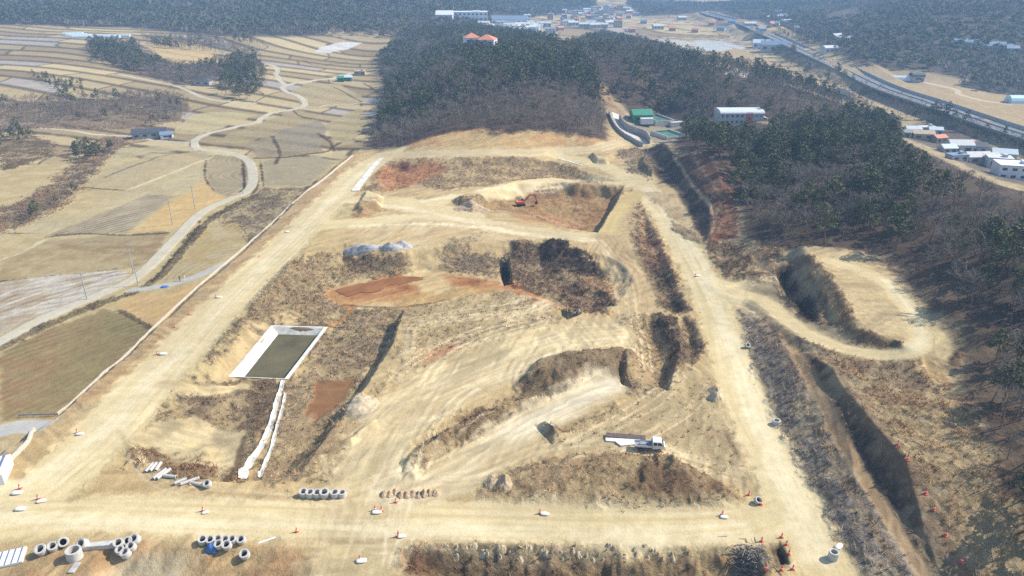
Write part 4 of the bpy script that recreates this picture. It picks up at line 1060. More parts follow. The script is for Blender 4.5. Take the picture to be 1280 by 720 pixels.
# ------------------------------------------------------------------ dry grass and brush
def tufts():
    rng = np.random.default_rng(21)
    area_ = np.gradient(YS)[:, None] * (AS[1] - AS[0]) * (YS[:, None] + 60)
    w = VEG * (GY < 420) * (np.abs(GX) < 0.72 * GY + 60) * (CLS != HILL) * np.ones_like(GX)
    dens = w * area_ * np.where(GY < 330, 1.0, .5)
    p = dens.ravel() / dens.sum(); N = int(min(95000, dens.sum() * 1.3))
    k = rng.choice(p.size, N, p=p)
    X = GX.ravel()[k] + rng.uniform(-.3, .3, N); Y = GY.ravel()[k] + rng.uniform(-.3, .3, N); Z = gz(X, Y)
    C = COL.reshape(-1, 3)[k]; nb = 6
    base = np.stack([X, Y, Z], 1)[:, None] + rng.normal(size=(N, nb, 3)) * [0.14, 0.14, 0.0]
    hh = rng.uniform(0.35, 1.0, (N, 1, 1)) * (0.6 + 0.6 * VEG.ravel()[k])[:, None, None]
    d = rng.normal(size=(N, nb, 3)) * 0.55; d[..., 2] = 1.0
    tip = base + d * hh * rng.uniform(.7, 1.2, (N, nb, 1))
    V, F = slivers(base.reshape(-1, 3), tip.reshape(-1, 3), np.repeat(rng.uniform(0.06, 0.16, N), nb), rng)
    tint = rng.uniform(1.0, 2.0, (N, 1)); warm = rng.uniform(0, 1, (N, 1))
    cc = C * tint * (1 + warm * np.array([0.12, 0.0, -0.15]))
    col = np.repeat(cc, nb * 3, axis=0)
    t = NT('dry_stalks'); a = t.new('ShaderNodeAttribute'); a.attribute_name = 'Col'; t.L(a.outputs['Color'], t.b.inputs['Base Color']); t.b.inputs['Roughness'].default_value = 0.9
    tag(raw_mesh('dry_grass', V, F, t.m, col=col), 'dry brown grass and brush growing over the banks and slopes', 'grass', kind='stuff')
    print('tufts', N)
tufts()
# ------------------------------------------------------------------ built things
class MB:
    """collects shapes for one mesh"""
    def __init__(s): s.v = []; s.f = []
    def poly(s, vs, fs):
        o = len(s.v); s.v += [tuple(map(float, v)) for v in vs]; s.f += [tuple(i + o for i in f) for f in fs]; return s
    def box(s, cx, cy, z0, w, d, h, rz=0, taper=1.0, bev=0.0):
        c, n = math.cos(rz), math.sin(rz); vs = []
        rings = [(0, 1.0), (h, taper)] if not bev else [(0, 1.0), (h - bev, taper), (h, taper * (1 - 2 * bev / min(w, d)))]
        for z, k in rings:
            for x, y in ((-w / 2, -d / 2), (w / 2, -d / 2), (w / 2, d / 2), (-w / 2, d / 2)):
                x, y = x * k, y * k; vs.append((cx + x * c - y * n, cy + x * n + y * c, z0 + z))
        fs = [(3, 2, 1, 0)]
        for r in range(len(rings) - 1):
            a = r * 4
            for i in range(4): fs.append((a + i, a + (i + 1) % 4, a + 4 + (i + 1) % 4, a + 4 + i))
        a = (len(rings) - 1) * 4; fs.append((a, a + 1, a + 2, a + 3))
        return s.poly(vs, fs)
    def lathe(s, prof, cx=0, cy=0, n=16, M=None):
        vs = []; fs = []
        for r, z in prof:
            for k in range(n):
                t = 2 * PI * k / n; vs.append((cx + r * math.cos(t), cy + r * math.sin(t), z))
        for i in range(len(prof) - 1):
            for k in range(n):
                j = (k + 1) % n; fs.append((i * n + k, i * n + j, (i + 1) * n + j, (i + 1) * n + k))
        if M is not None: vs = [tuple(M @ Vector(v)) for v in vs]
        return s.poly(vs, fs)
    def tube(s, a, b, ra, rb=None, n=8, caps=True):
        v, f = tube_tris(a, b, ra, ra if rb is None else rb, n)
        fs = [tuple(x) for x in f]
        if caps: fs += [tuple(range(n - 1, -1, -1)), tuple(range(n, 2 * n))]
        return s.poly([tuple(x) for x in v], fs)
    def prism(s, outline, y0, y1, plane='xz'):
        """outline in x,z swept along y"""
        n = len(outline); vs = [(x, y0, z) for x, z in outline] + [(x, y1, z) for x, z in outline]
        if plane == 'yz': vs = [(y, x, z) for x, y, z in vs]
        fs = [tuple(range(n)), tuple(range(2 * n - 1, n - 1, -1))] + [(i, n + i, n + (i + 1) % n, (i + 1) % n) for i in range(n)]
        return s.poly(vs, fs)
    def build(s, name, m, parent=None, sm=False):
        me = bpy.data.meshes.new(name); me.from_pydata(s.v, [], s.f); me.materials.append(m)
        import bmesh
        b = bmesh.new(); b.from_mesh(me); bmesh.ops.recalc_face_normals(b, faces=b.faces); b.to_mesh(me); b.free()
        if sm:
            for p_ in me.polygons: p_.use_smooth = True
        o = bpy.data.objects.new(name, me); COLL.objects.link(o)
        if parent: o.parent = parent
        return o
from mathutils import Vector, Matrix

def thing(name, label, cat, loc, rz=0, group=None, s=1.0):
    e = bpy.data.objects.new(name, None); COLL.objects.link(e); e.location = loc; e.rotation_euler = (0, 0, rz); e.scale = (s, s, s); e.empty_display_size = 0.5
    return tag(e, label, cat, group)
def copy_thing(src, label, loc, rz=0, s=None, group=None):
    r = src.copy(); COLL.objects.link(r); r.location = loc; r.rotation_euler = (0, 0, rz)
    if s is not None: r.scale = (s, s, s) if not isinstance(s, tuple) else s
    r['label'] = label
    if group: r['group'] = group
    for c in src.children:
        d = c.copy(); COLL.objects.link(d); d.parent = r
        for g in c.children:
            h = g.copy(); COLL.objects.link(h); h.parent = d
    return r
def at(u, v, dz=0.0):
    (x, y), = ground([(u, v)]); return (x, y, float(gz(x, y)) + dz)

CONC = mat('concrete', (0.44, 0.42, 0.38), 0.85, var=0.16, scale=1.2, bump=0.3)
CONCD = mat('weathered_concrete', (0.34, 0.33, 0.31), 0.9, var=0.25, scale=0.8, bump=0.3)
WHITE = mat('white_paint', (0.62, 0.62, 0.61), 0.6, var=0.14)
SHEET = mat('white_sheet', (0.56, 0.53, 0.46), 0.8, var=0.28, scale=0.5, bump=0.5)
SACKM = mat('sack_fabric', (0.66, 0.62, 0.54), 0.9, var=0.15, scale=3)
ORANGE = mat('orange_plastic', (0.62, 0.10, 0.045), 0.5, var=0.12)
BLACK = mat('black_rubber', (0.025, 0.025, 0.027), 0.8)
GLASS = mat('dark_glass', (0.03, 0.04, 0.05), 0.12, spec=0.6, var=0.1)
STEEL = mat('brown_steel', (0.12, 0.085, 0.07), 0.7, var=0.3, scale=2)
GREY = mat('grey_metal', (0.30, 0.31, 0.32), 0.5, metal=0.3, var=0.15)
DARKG = mat('dark_grey_roof', (0.07, 0.075, 0.085), 0.6, var=0.2)
BLUE = mat('blue_tarp', (0.06, 0.15, 0.36), 0.55, var=0.2, scale=4)
GREEN = mat('green_coating', (0.05, 0.22, 0.13), 0.6, var=0.15)
DGREEN = mat('dull_green_cover', (0.07, 0.15, 0.11), 0.5, var=0.3, scale=0.4)
REDP = mat('salmon_red_panel', (0.55, 0.14, 0.09), 0.6, var=0.08)
ORROOF = mat('orange_roof_tiles', (0.52, 0.20, 0.12), 0.7, var=0.2)
TANW = mat('tan_wall', (0.42, 0.34, 0.24), 0.8, var=0.15)
BROOF = mat('blue_grey_roof', (0.16, 0.22, 0.30), 0.5, var=0.15)
WOOD = mat('grey_timber', (0.26, 0.22, 0.18), 0.9, var=0.2)
FILM = mat('greenhouse_film', (0.46, 0.52, 0.53), 0.4, var=0.08)
GRAVEL = mat('grey_gravel', (0.33, 0.32, 0.30), 0.95, var=0.35, scale=0.7, bump=0.9)
RUBBLE = mat('earth_clods', (0.36, 0.265, 0.165), 0.95, var=0.35, scale=1.4, bump=0.8)
RUBBLE2 = mat('pale_stone', (0.42, 0.335, 0.22), 0.95, var=0.25, scale=1.4, bump=0.8)

# ---- water
def sheet_mesh(name, pts, z, m, sm=False):
    return MB().poly([(x, y, z) for x, y in pts], [tuple(range(len(pts)))]).build(name, m)
def water_mat(name, col, rough=0.12, var=0.3, spec=0.3):
    t = NT(name); g = t.new('ShaderNodeNewGeometry').outputs['Position']
    rgb = t.new('ShaderNodeRGB'); rgb.outputs[0].default_value = col + (1,)
    t.L(t.scale(rgb.outputs[0], t.mapr(t.noise(0.12, 4, 0.6, g), 0.3, 0.7, 1 - var, 1 + var)), t.b.inputs['Base Color'])
    t.b.inputs['Roughness'].default_value = rough; t.b.inputs['Specular IOR Level'].default_value = spec
    t.bump(t.noise(1.5, 3, 0.6, g), 0.15, 0.05); return t.m
WAT = water_mat('pond_water', (0.100, 0.085, 0.042), 0.5, 0.3, spec=0.12); RUST = water_mat('rusty_water', (0.20, 0.085, 0.030), 0.6, 0.35, spec=0.1); DKW = water_mat('dark_water', (0.02, 0.024, 0.02))
MUDW = water_mat('brown_mud', (0.25, 0.145, 0.075), 0.6, 0.15)
rim = POND_RIM; rz_ = np.array([float(gz(x, y)) for x, y in rim]); zr = float(np.median(np.sort(gz(rim[:, 0] * 1.0, rim[:, 1] * 1.0)))) 
zr = POND_Z
def inset(pts, ws):
    """move each edge of a four-sided outline inwards by its own width"""
    n = len(pts); c = pts.mean(0); L = []
    for i in range(n):
        p, q = pts[i], pts[(i + 1) % n]; d = (q - p) / np.linalg.norm(q - p); nn = np.array([-d[1], d[0]])
        if np.dot(c - p, nn) < 0: nn = -nn
        L.append((p + nn * ws[i], d))
    out = []
    for i in range(n):
        (p, d), (q, e) = L[i - 1], L[i]
        t = np.cross(q - p, e) / np.cross(d, e); out.append(p + d * t)
    return np.array(out)
inn = inset(rim, [2.4, 1.8, .6, .4])
liner = MB(); outr = inset(rim, [-0.4, -0.4, -.9, -0.2])
V8 = [(x, y, zr + 0.12) for x, y in outr] + [(x, y, zr + 0.16) for x, y in rim] + [(x, y, zr - 1.7) for x, y in inn]
liner.poly(V8, [(i + 4 * k, (i + 1) % 4 + 4 * k, (i + 1) % 4 + 4 * k + 4, i + 4 * k + 4) for k in (0, 1) for i in range(4)] + [])
tag(liner.build('pond_liner', SHEET), 'white sheet lining the sloping sides of the square settling pond', 'pond liner')
tag(sheet_mesh('water', inset(rim, [1.9, 1.4, .4, .25]), zr - 1.35, WAT), kind='structure')
def water_from(s, m, dz, name='water'):
    p = P(s); z = float(np.median(gz(p[:, 0], p[:, 1]))) + dz
    tag(sheet_mesh(name, smooth(p, 4, True), z, m), kind='structure')
def drape(name, pts, m, dz=0.05, rows=None, kind='structure'):
    """a sheet lying on the land: outline filled with a fine grid"""
    pts = np.array(pts); st = 0.5 if pts[:, 1].max() < 300 else 1.0
    x0, y0 = pts.min(0); x1, y1 = pts.max(0); xs = np.arange(x0, x1 + st, st); yy = np.arange(y0, y1 + st, st)
    X, Y = np.meshgrid(xs, yy); Z = gz(X, Y) + dz; ins = inside(X + st / 2, Y + st / 2, pts)
    idx = np.arange(X.size).reshape(X.shape); q = np.stack([idx[:-1, :-1], idx[:-1, 1:], idx[1:, 1:], idx[1:, :-1]], -1)[ins[:-1, :-1]]
    used = np.zeros(X.size, bool); used[q.ravel()] = True; rm = np.cumsum(used) - 1
    o = raw_mesh(name, np.stack([X, Y, Z], -1).reshape(-1, 3)[used], rm[q], m, smooth_=True, cnt=4)
    return tag(o, kind=kind) if kind else o
drape('water', smooth(P("420,363 440,358 462,354 486,348 512,346 530,348 508,354 486,357 474,364 450,366 436,371 428,368"), 4, True), RUST, 0.10)
#drape('water', smooth(P("398,478 444,475 432,498 408,517 390,528 384,520 392,498"), 3, True), MUDW, 0.10)
drape('water', smooth(P("625,330 633,327 639,352 632,357 627,350"), 3, True), DKW, 0.12)
drape('water', smooth(P("702,390 719,384 723,391 709,398"), 3, True), DKW, 0.12)

# ---- white sheet channel, side gutter, tarpaulins
def ribbon(name, s, w, m, dz, label, cat, thick=0.12, wob=0.0, lift_edges=0.0, n=8):
    p = smooth(P(s), n); rng = random.Random(len(p)); b = MB(); vs = []
    for i in range(len(p)):
        t = p[min(i + 1, len(p) - 1)] - p[max(i - 1, 0)]; t /= np.linalg.norm(t); nn = np.array([-t[1], t[0]])
        ww = (w if not isinstance(w, tuple) else w[0] + (w[1] - w[0]) * i / (len(p) - 1)) * (1 + rng.uniform(-wob, wob))
        for k, zz in ((-0.5, lift_edges), (0, 0), (0.5, lift_edges)):
            q = p[i] + nn * ww * k; vs.append((q[0], q[1], float(gz(*q)) + dz + zz + rng.uniform(-wob, wob) * 0.2))
    nn_ = len(vs); vs += [(x, y, z - thick) for x, y, z in vs]; f = []
    for i in range(len(p) - 1):
        for k in (0, 1):
            a = i * 3 + k; f.append((a, a + 1, a + 4, a + 3)); f.append((a + nn_, a + 3 + nn_, a + 4 + nn_, a + 1 + nn_))
        for k in (0, 2):
            a = i * 3 + k; f.append((a, a + 3, a + 3 + nn_, a + nn_))
    for a in (0, nn_ - 3): f += [(a, a + 1, a + 1 + nn_, a + nn_), (a + 1, a + 2, a + 2 + nn_, a + 1 + nn_)]
    o = b.poly(vs, f).build(name, m); return tag(o, label, cat)
ribbon('channel_lining', "354,476 347,500 339,530 326,560 312,580 303,599", (0.8, 1.5), SHEET, 0.18, 'wider white sheet strip lining the left side of the pond outflow ditch', 'ditch lining', wob=0.18, lift_edges=0.12)
ribbon('channel_lining', "357,492 352,515 345,540 339,562 331,582 325,598", (0.5, 0.8), SHEET, 0.18, 'narrower white sheet strip along the right side of the pond outflow ditch', 'ditch lining', wob=0.2, lift_edges=0.1)
ribbon('slope_sheet', "477,198 469,206 457,221 444,239", (2.0, 3.0), SHEET, 0.25, 'long white sheet laid over the bank at the upper left corner of the site', 'sheet', wob=0.08)
ribbon('slope_sheet', "697,198 712,202 728,207", 0.8, SHEET, 0.15, 'thin white sheet strip along the edge of the far haul road', 'sheet', wob=0.1)
# kerb wall along the left edge of the site
def wall_along(name, s, w, h, m, label, cat, n=10, postm=None):
    p = smooth(P(s), n); b = MB(); vs = []
    for i in range(len(p)):
        t = p[min(i + 1, len(p) - 1)] - p[max(i - 1, 0)]; t /= np.linalg.norm(t); nn = np.array([-t[1], t[0]]) * w / 2; z = float(gz(*p[i]))
        for q, zz in ((p[i] - nn, -0.6), (p[i] - nn, h), (p[i] + nn, h), (p[i] + nn, -0.6)): vs.append((q[0], q[1], z + zz))
    f = []
    for i in range(len(p) - 1):
        for k in range(4): a = i * 4; f.append((a + k, a + (k + 1) % 4, a + 4 + (k + 1) % 4, a + 4 + k))
    f += [(0, 1, 2, 3), (len(vs) - 1, len(vs) - 2, len(vs) - 3, len(vs) - 4)]
    return tag(b.poly(vs, f).build(name, m), label, cat)
wall_along('retaining_kerb', "441,195 400,228 350,270 300,315 258,350 195,408 130,467 72,519", 0.35, 0.5, mat('pale_kerb', (0.50, 0.44, 0.35), .9, var=.2), 'low pale concrete kerb running along the left edge of the building site', 'kerb')
wall_along('retaining_kerb', "43,538 37,551 20,570 6,586", 0.45, 0.7, MATS['pale_kerb'], 'short stepped kerb below the concrete lane at the lower left', 'kerb')

# ---- manhole rings and pipes
def make_ring(label, loc, rz=0, tilt=0.0, R=0.75, h=0.9, hole=0.5, s=1.0, group=None, name='manhole_ring'):
    e = thing(name, label, 'manhole ring', loc, rz, group, s)
    M = Matrix.Rotation(tilt, 4, 'X')
    if tilt: M = Matrix.Translation((0, 0, R * math.sin(tilt) * 0.95)) @ M
    o = MB().lathe([(hole, 0), (R, 0), (R, h * 0.94), (R * 0.96, h), (hole + 0.03, h), (hole, h * 0.96), (hole, 0)], n=20, M=M).build('ring_wall', CONC, e, sm=False)
    MB().lathe([(0.0, 0.03), (hole * 0.995, 0.03), (hole * 0.995, 0.06), (0.0, 0.06)], n=20, M=M).build('inner_shade_disc', BLACK, e)  # black disc stands in for the shade inside the open ring
    return e
ring = None
SPECS = [
 (54, 691, 0, .45, 'leftmost concrete ring of the row lying at the lower left edge of the site', 1.1, 'rings of the lower left row'),
 (68, 687, .3, .4, 'second concrete ring from the left in the lower left row', 1.0, 'rings of the lower left row'),
 (81, 681, .5, .9, 'steeply tipped concrete ring, third from the left in the lower left row', 1.0, 'rings of the lower left row'),
 (107, 684, -.4, .7, 'tipped concrete ring just right of the big concrete cylinder', 1.1, 'rings of the lower left row'),
 (150, 683, .2, .4, 'concrete ring right of the long concrete beam, at the head of its cluster', 1.0, 'rings of the lower left row'),
 (152, 691, -.2, .3, 'concrete ring on the lower left of the cluster beside the beam', .9, 'rings of the lower left row'),
 (159, 695, -.6, .3, 'lowest concrete ring of the cluster beside the beam', 1.0, 'rings of the lower left row'),
 (166, 687, -.3, .4, 'concrete ring on the right side of the cluster beside the beam', .95, 'rings of the lower left row'),
 (162, 679, .2, .8, 'darker tipped concrete ring at the top of the cluster beside the beam', .9, 'rings of the lower left row'),
 (171, 678, -.3, .5, 'rightmost concrete ring of the cluster beside the beam', 1.05, 'rings of the lower left row'),
 (254, 678, .4, .3, 'leftmost ring in the upper line of concrete rings near the blue tarp', .95, 'rings around the blue tarp'),
 (264, 678, .1, .35, 'second ring in the upper line, right behind the blue tarp', .9, 'rings around the blue tarp'),
 (274, 677, -.2, .3, 'third ring in the upper line above the blue tarp', .85, 'rings around the blue tarp'),
 (283, 678, 0, .3, 'fourth ring in the upper line of rings near the blue tarp', .85, 'rings around the blue tarp'),
 (292, 678, -.3, .35, 'fifth ring in the upper line of rings near the blue tarp', .85, 'rings around the blue tarp'),
 (303, 678, -.2, .4, 'rightmost ring in the upper line of rings near the blue tarp', .9, 'rings around the blue tarp'),
 (275, 684, -.3, .35, 'ring in the lower line, directly right of the blue tarp', .9, 'rings around the blue tarp'),
 (285, 685, -.1, .4, 'ring in the lower line, second right of the blue tarp', .95, 'rings around the blue tarp'),
 (307, 696, 0, .4, 'single concrete ring set apart below the others near the blue tarp', 1.0, 'rings around the blue tarp'),
 (380, 619, .2, .2, 'leftmost of the six concrete rings above the bottom haul road', 1.0, 'rings above the haul road'),
 (388, 620, 0, .1, 'second from the left of the six rings above the haul road', 1.0, 'rings above the haul road'),
 (397, 620, 0, .15, 'third from the left of the six rings above the haul road', 1.0, 'rings above the haul road'),
 (406, 620, .2, .2, 'fourth from the left of the six rings above the haul road', 1.1, 'rings above the haul road'),
 (419, 620, -.2, .1, 'fifth from the left of the six rings above the haul road', 1.0, 'rings above the haul road'),
 (428, 620, 0, .05, 'rightmost of the six concrete rings above the bottom haul road', .95, 'rings above the haul road'),
 (261, 608, -.4, .5, 'white concrete ring at the right end of the scattered pipes', .9, 'rings around the pipes'),
 (970, 530, 0, .05, 'white concrete ring standing on the right edge of the haul road above the dark pit', 1.0, None),
 (1041, 698, 0, .0, 'tall grey concrete ring standing at the lower right edge of the haul road', 1.0, None),
 (946, 628, .3, .6, 'grey ring lying beside a cone at the right end of the bottom road', .8, None),
 (933, 434, .3, .8, 'small tipped concrete ring on the slope edge right of the haul road', .8, None)]
for (u, v, rz, tl, lb, s, gp) in SPECS:
    make_ring(lb, at(u, v), rz, tl, R=0.74, h=0.9 if u != 1041 else 1.3, hole=0.48, s=s, group=gp)
e = thing('concrete_cylinder', 'big open concrete cylinder standing in the lower left row of rings', 'concrete shaft', at(94, 697), s=.78)
MB().lathe([(1.05, 0), (1.4, 0), (1.4, 1.9), (1.36, 2.0), (1.08, 2.0), (1.05, 1.95), (1.05, 0)], n=28).build('shaft_wall', CONC, e)
MB().lathe([(0, .1), (1.04, .1), (1.04, .16), (0, .16)], n=28).build('shaft_shade_disc', BLACK, e)  # added black disc gives the open shaft its dark inside, no real floor
tag(MB().box(0, 0, 0, .9, 2.0, .18, bev=.03).build('concrete_slab', CONCD), 'small grey concrete slab lying below the big cylinder', 'slab'); bpy.data.objects['concrete_slab'].location = at(93, 710)
o = tag(MB().box(0, 0, 0, 4.6, 1.0, .75, rz=.12, bev=.06).build('concrete_beam', CONC), 'long concrete box beam lying between the rings at the lower left', 'beam'); o.location = at(126, 684)
def blanket(name, u, v, w, d, h, m, label, cat, seed=1, rz=0):
    rng = np.random.default_rng(seed); n = 14; X, Y = np.meshgrid(np.linspace(-1, 1, n), np.linspace(-1, 1, n))
    Z = h * np.clip(1 - (np.abs(X) ** 3 + np.abs(Y) ** 3) * .9, 0, 1) * (1 + 0.22 * rng.normal(size=X.shape)) + .04
    ed = (np.abs(X) == 1) | (np.abs(Y) == 1); Z[ed] = -0.1
    vs = np.stack([X * w / 2 * (1 + .05 * rng.normal(size=X.shape)), Y * d / 2 * (1 + .05 * rng.normal(size=X.shape)), Z], -1).reshape(-1, 3)
    idx = np.arange(n * n).reshape(n, n); q = np.stack([idx[:-1, :-1], idx[:-1, 1:], idx[1:, 1:], idx[1:, :-1]], -1).reshape(-1, 4)
    o = raw_mesh(name, vs, q, m, cnt=4, smooth_=True); o.location = at(u, v); o.rotation_euler = (0, 0, rz)
    return tag(o, label, cat)
blanket('blue_tarp', 265, 687, 1.7, 1.4, .95, BLUE, 'crumpled bright blue tarp thrown over a ring in the lower line', 'tarp')
def pipe(u, v, L, r, rz, label, m=CONC):
    e = thing('concrete_pipe', label, 'pipe', at(u, v), rz, 'short pipes scattered below the brush bank')
    M = Matrix.Translation((-L / 2, 0, r)) @ Matrix.Rotation(PI / 2, 4, 'Y')
    MB().lathe([(r * .72, 0), (r, 0), (r, L * .92), (r * 1.15, L * .93), (r * 1.15, L), (r * .72, L), (r * .72, 0)], n=14, M=M).build('pipe_wall', m, e)
    MB().lathe([(0, L * .5), (r * .71, L * .5), (r * .71, L * .5 + .02), (0, L * .5 + .02)], n=14, M=M).build('bore_shade_disc', BLACK, e)  # black disc imitates darkness in the bore; the pipe is open
for k, (u, v, L, rz, lb) in enumerate(((187, 586, 2.4, 1.45, 'leftmost of the three upright-lying white pipes by the brush bank'), (192, 586, 2.2, 1.5, 'middle of the three upright-lying white pipes by the brush bank'), (198, 585, 2.2, 1.6, 'right one of the three upright-lying white pipes by the brush bank'),
     (200, 594, 2.8, 1.2, 'left pipe of the leaning pair below the three short ones'), (205, 594, 2.8, 1.15, 'right pipe of the leaning pair below the three short ones'), (212, 597, 2.6, -.15, 'pipe lying crosswise right of the leaning pair'),
     (226, 603, 2.0, .7, 'short pipe lying alone between the two pipe clusters'), (238, 603, 3.0, .6, 'long pipe pointing up to the right near the white ring'), (248, 607, 3.0, -.3, 'long pipe sloping down towards the white ring'))):
    pipe(u, v, L, 0.3, rz, lb)
o = tag(MB().box(0, 0, 0, 2.6, .3, .14, rz=.5).build('timber_plank', WHITE), 'pale plank lying on the lower edge of the haul road', 'plank'); o.location = at(334, 676)
# cladding sheets at the lower left corner
e = thing('panel_stack', 'stack of white and blue ribbed sheets at the bottom left corner', 'panel stack', at(6, 700), 0.35)
MB().box(0, 0, 0, 5.2, 3.2, .35).build('white_sheets', WHITE, e)
b = MB()
for k in range(6): b.box(-2.2 + k * .85, 0, .352, .16, 3.1, .05)
b.build('blue_ribs', mat('blue_rib', (.12, .15, .24), .5), e)
e = thing('site_cabin', 'flat white cabin with a blue stripe at the left edge of the picture', 'cabin', at(-3, 596), 0.35)
MB().box(0, 0, 0, 3.6, 6.0, 2.2, bev=.05).build('wall', WHITE, e); MB().box(.9, 0, 2.203, .4, 6.05, .05).build('roof_stripe', mat('blue_rib', (.10, .16, .34), .5), e)

# ---- traffic cones with white sandbags
def make_cone(label, loc, rz=0, s=1.0, group=None):
    e = thing('traffic_cone', label, 'traffic cone', loc, rz, group, s)
    MB().box(0, 0, 0, .55, .55, .06, bev=.02).build('base', ORANGE, e)
    MB().lathe([(.0, .06), (.2, .06), (.125, .5), (.12, .5), (.04, .95), (0, .96)], n=14).build('body', ORANGE, e)
    MB().lathe([(.168, .32), (.133, .50)], n=14).build('white_band', WHITE, e)
    return e
def sack(label, u, v, rz=0, s=1.0, group='white sandbags beside the cones'):
    rng = np.random.default_rng(int(u * 7 + v)); n = 12; m = 8; vs = []; 
    for i in range(m + 1):
        ph = PI * i / m
        for k in range(n):
            th = 2 * PI * k / n
            x = .72 * math.copysign(abs(math.cos(ph)) ** .8, math.cos(ph)); r = math.sin(ph) ** .6
            vs.append((x, .42 * r * math.cos(th), .17 + .2 * r * math.sin(th) * (1 + .12 * rng.normal())))
    f = [(i * n + k, i * n + (k + 1) % n, (i + 1) * n + (k + 1) % n, (i + 1) * n + k) for i in range(m) for k in range(n)]
    o = MB().poly(vs, f).build('sandbag', SACKM, sm=True); o.location = at(u, v); o.rotation_euler = (0, 0, rz); o.scale = (s,) * 3
    return tag(o, label, 'sandbag', group)
cone0 = None
CONES = [
 (97, 541, 1.3, 'orange cone where the left haul road widens, near the concrete lane'), (25, 611, 1.3, 'orange cone farthest left on the site, standing behind a white sandbag'),
 (48, 624, 1.3, 'orange cone second from the left edge, with a white sandbag at its foot'), (254, 639, 1.3, 'orange cone standing alone in the middle of the bottom left haul road'),
 (371, 665, 1.2, 'orange cone on the lower edge of the road near the pale plank'), (469, 638, 1.3, 'left cone of the pair sharing one sandbag below the mounds'),
 (477, 639, 1.3, 'right cone of the pair sharing one sandbag below the mounds'), (495, 628, 1.2, 'orange cone at the foot of the row of small earth heaps'),
 (498, 671, 1.5, 'large orange cone at the corner of the lower pit'), (450, 700, 1.3, 'orange cone with a white sandbag on the side road at the bottom'),
 (675, 642, 1.2, 'orange cone half way along the bottom road'), (903, 644, 1.3, 'orange cone on the bottom road near its right end'),
 (936, 619, 1.2, 'orange cone on the bank just above the right end of the bottom road'), (951, 631, 1.3, 'orange cone beside the grey ring at the road bend'),
 (952, 677, 1.2, 'orange cone below the bend, left of the small dark pit'), (957, 712, 1.3, 'orange cone at the bottom edge left of the small dark pit'),
 (977, 672, 1.2, 'topmost cone round the small dark pit'), (983, 681, 1.2, 'second cone down the right rim of the small dark pit'), (986, 693, 1.2, 'third cone down the right rim of the small dark pit'),
 (977, 713, 1.2, 'cone at the lower left rim of the small dark pit'), (991, 712, 1.2, 'cone at the lower right rim of the small dark pit'),
 (1122, 556, 1.3, 'highest red marker on the crest above the long cut slope'), (1134, 575, 1.4, 'second red marker down the crest above the cut slope'), (1157, 617, 1.4, 'third red marker down the crest above the cut slope'),
 (1167, 637, 1.3, 'fourth red marker down the crest above the cut slope'), (1182, 669, 1.4, 'fifth red marker down the crest above the cut slope'), (1202, 703, 1.4, 'lowest red marker on the crest above the cut slope'),
 (270, 372, 1.2, 'cone on the left haul road beside the orange paddy'), (237, 393, 1.2, 'cone on the verge of the left road, second one down'), (219, 409, 1.1, 'cone on the verge of the left road, third one down'),
 (197, 443, 1.3, 'cone on the left road opposite the pond, with a sandbag'), (365, 270, 1.2, 'cone on the verge at the upper left haul road'), (324, 321, 1.1, 'small cone in the middle of the left haul road'),
 (439, 208, 1.2, 'cone on the far end of the left haul road'), (414, 233, 1.2, 'cone on the left haul road above the fork'), (869, 346, 1.2, 'cone in the middle of the right haul road'), (790, 238, 1.4, 'dark cone at the head of the right haul road')]
for (u, v, s, lb) in CONES:
    p_ = at(u, v)
    s *= .85
    cone0 = make_cone(lb, p_, 0, s, 'cones set out over the site') if cone0 is None else copy_thing(cone0, lb, p_, random.uniform(0, 3), s)
for (u, v, rz, s, lb) in ((22, 617, .2, 1.2, 'white sandbag in front of the leftmost cone'), (26, 637, .1, 1.2, 'white sandbag lying alone near the left edge of the road'), (52, 627, .4, 1.0, 'white sandbag at the second cone from the left'),
     (100, 543, .2, 1.0, 'white sandbag by the cone near the concrete lane'), (471, 641, .1, 1.1, 'white sandbag lying between the pair of cones'), (452, 702, .2, 1.1, 'white sandbag by the cone on the bottom side road'), (257, 641, .5, .8, 'small sandbag by the lone cone on the left haul road'),
     (681, 643, -.1, 1.0, 'pale sandbag right of the cone half way along the bottom road'), (905, 647, -.1, .9, 'pale sandbag below the cone near the right end of the road'), (274, 372, .1, 1.1, 'sandbag by the cone beside the orange paddy'),
     (204, 443, .1, 1.2, 'sandbag by the cone opposite the pond'), (1048, 684, .7, 1.1, 'white sack lying behind the tall grey ring at the road edge'), (502, 671, .3, .9, 'pale sandbag behind the large cone at the pit corner'), (872, 345, .2, 1.0, 'pale sandbag by the cone in the right haul road'), (359, 290, .3, 1.0, 'small white sack on the verge of the left road')):
    sack(lb, u, v, rz, s)

# ---- truck
e = thing('flatbed_truck', 'small white double cab flatbed truck parked beside the steel stack', 'truck', at(812, 561), -0.10)
cab = MB(); cab.prism([(0.35, .55), (2.55, .55), (2.62, 1.1), (2.35, 1.35), (1.95, 2.02), (1.75, 2.1), (0.45, 2.1), (0.35, 2.0)], -.86, .86); cab.build('cab', WHITE, e)
g = MB(); g.prism([(2.40, 1.37), (2.02, 1.98), (1.98, 1.94), (2.34, 1.36)], -.74, .74); g.build('windscreen', GLASS, e)
for sy in (-1, 1):
    for x0, x1 in ((.55, 1.15), (1.28, 2.15)):
        b = MB(); b.prism([(x0, 1.35), (x1 if x1 < 2 else x1 + .05, 1.35), (x1 if x1 < 2 else x1 - .3, 1.92), (x0, 1.92)], sy * .865, sy * .875); b.build('side_window', GLASS, e)
bd = MB(); bd.box(-1.25, 0, .78, 3.0, 1.72, .08); bd.build('bed_floor', GREY, e)
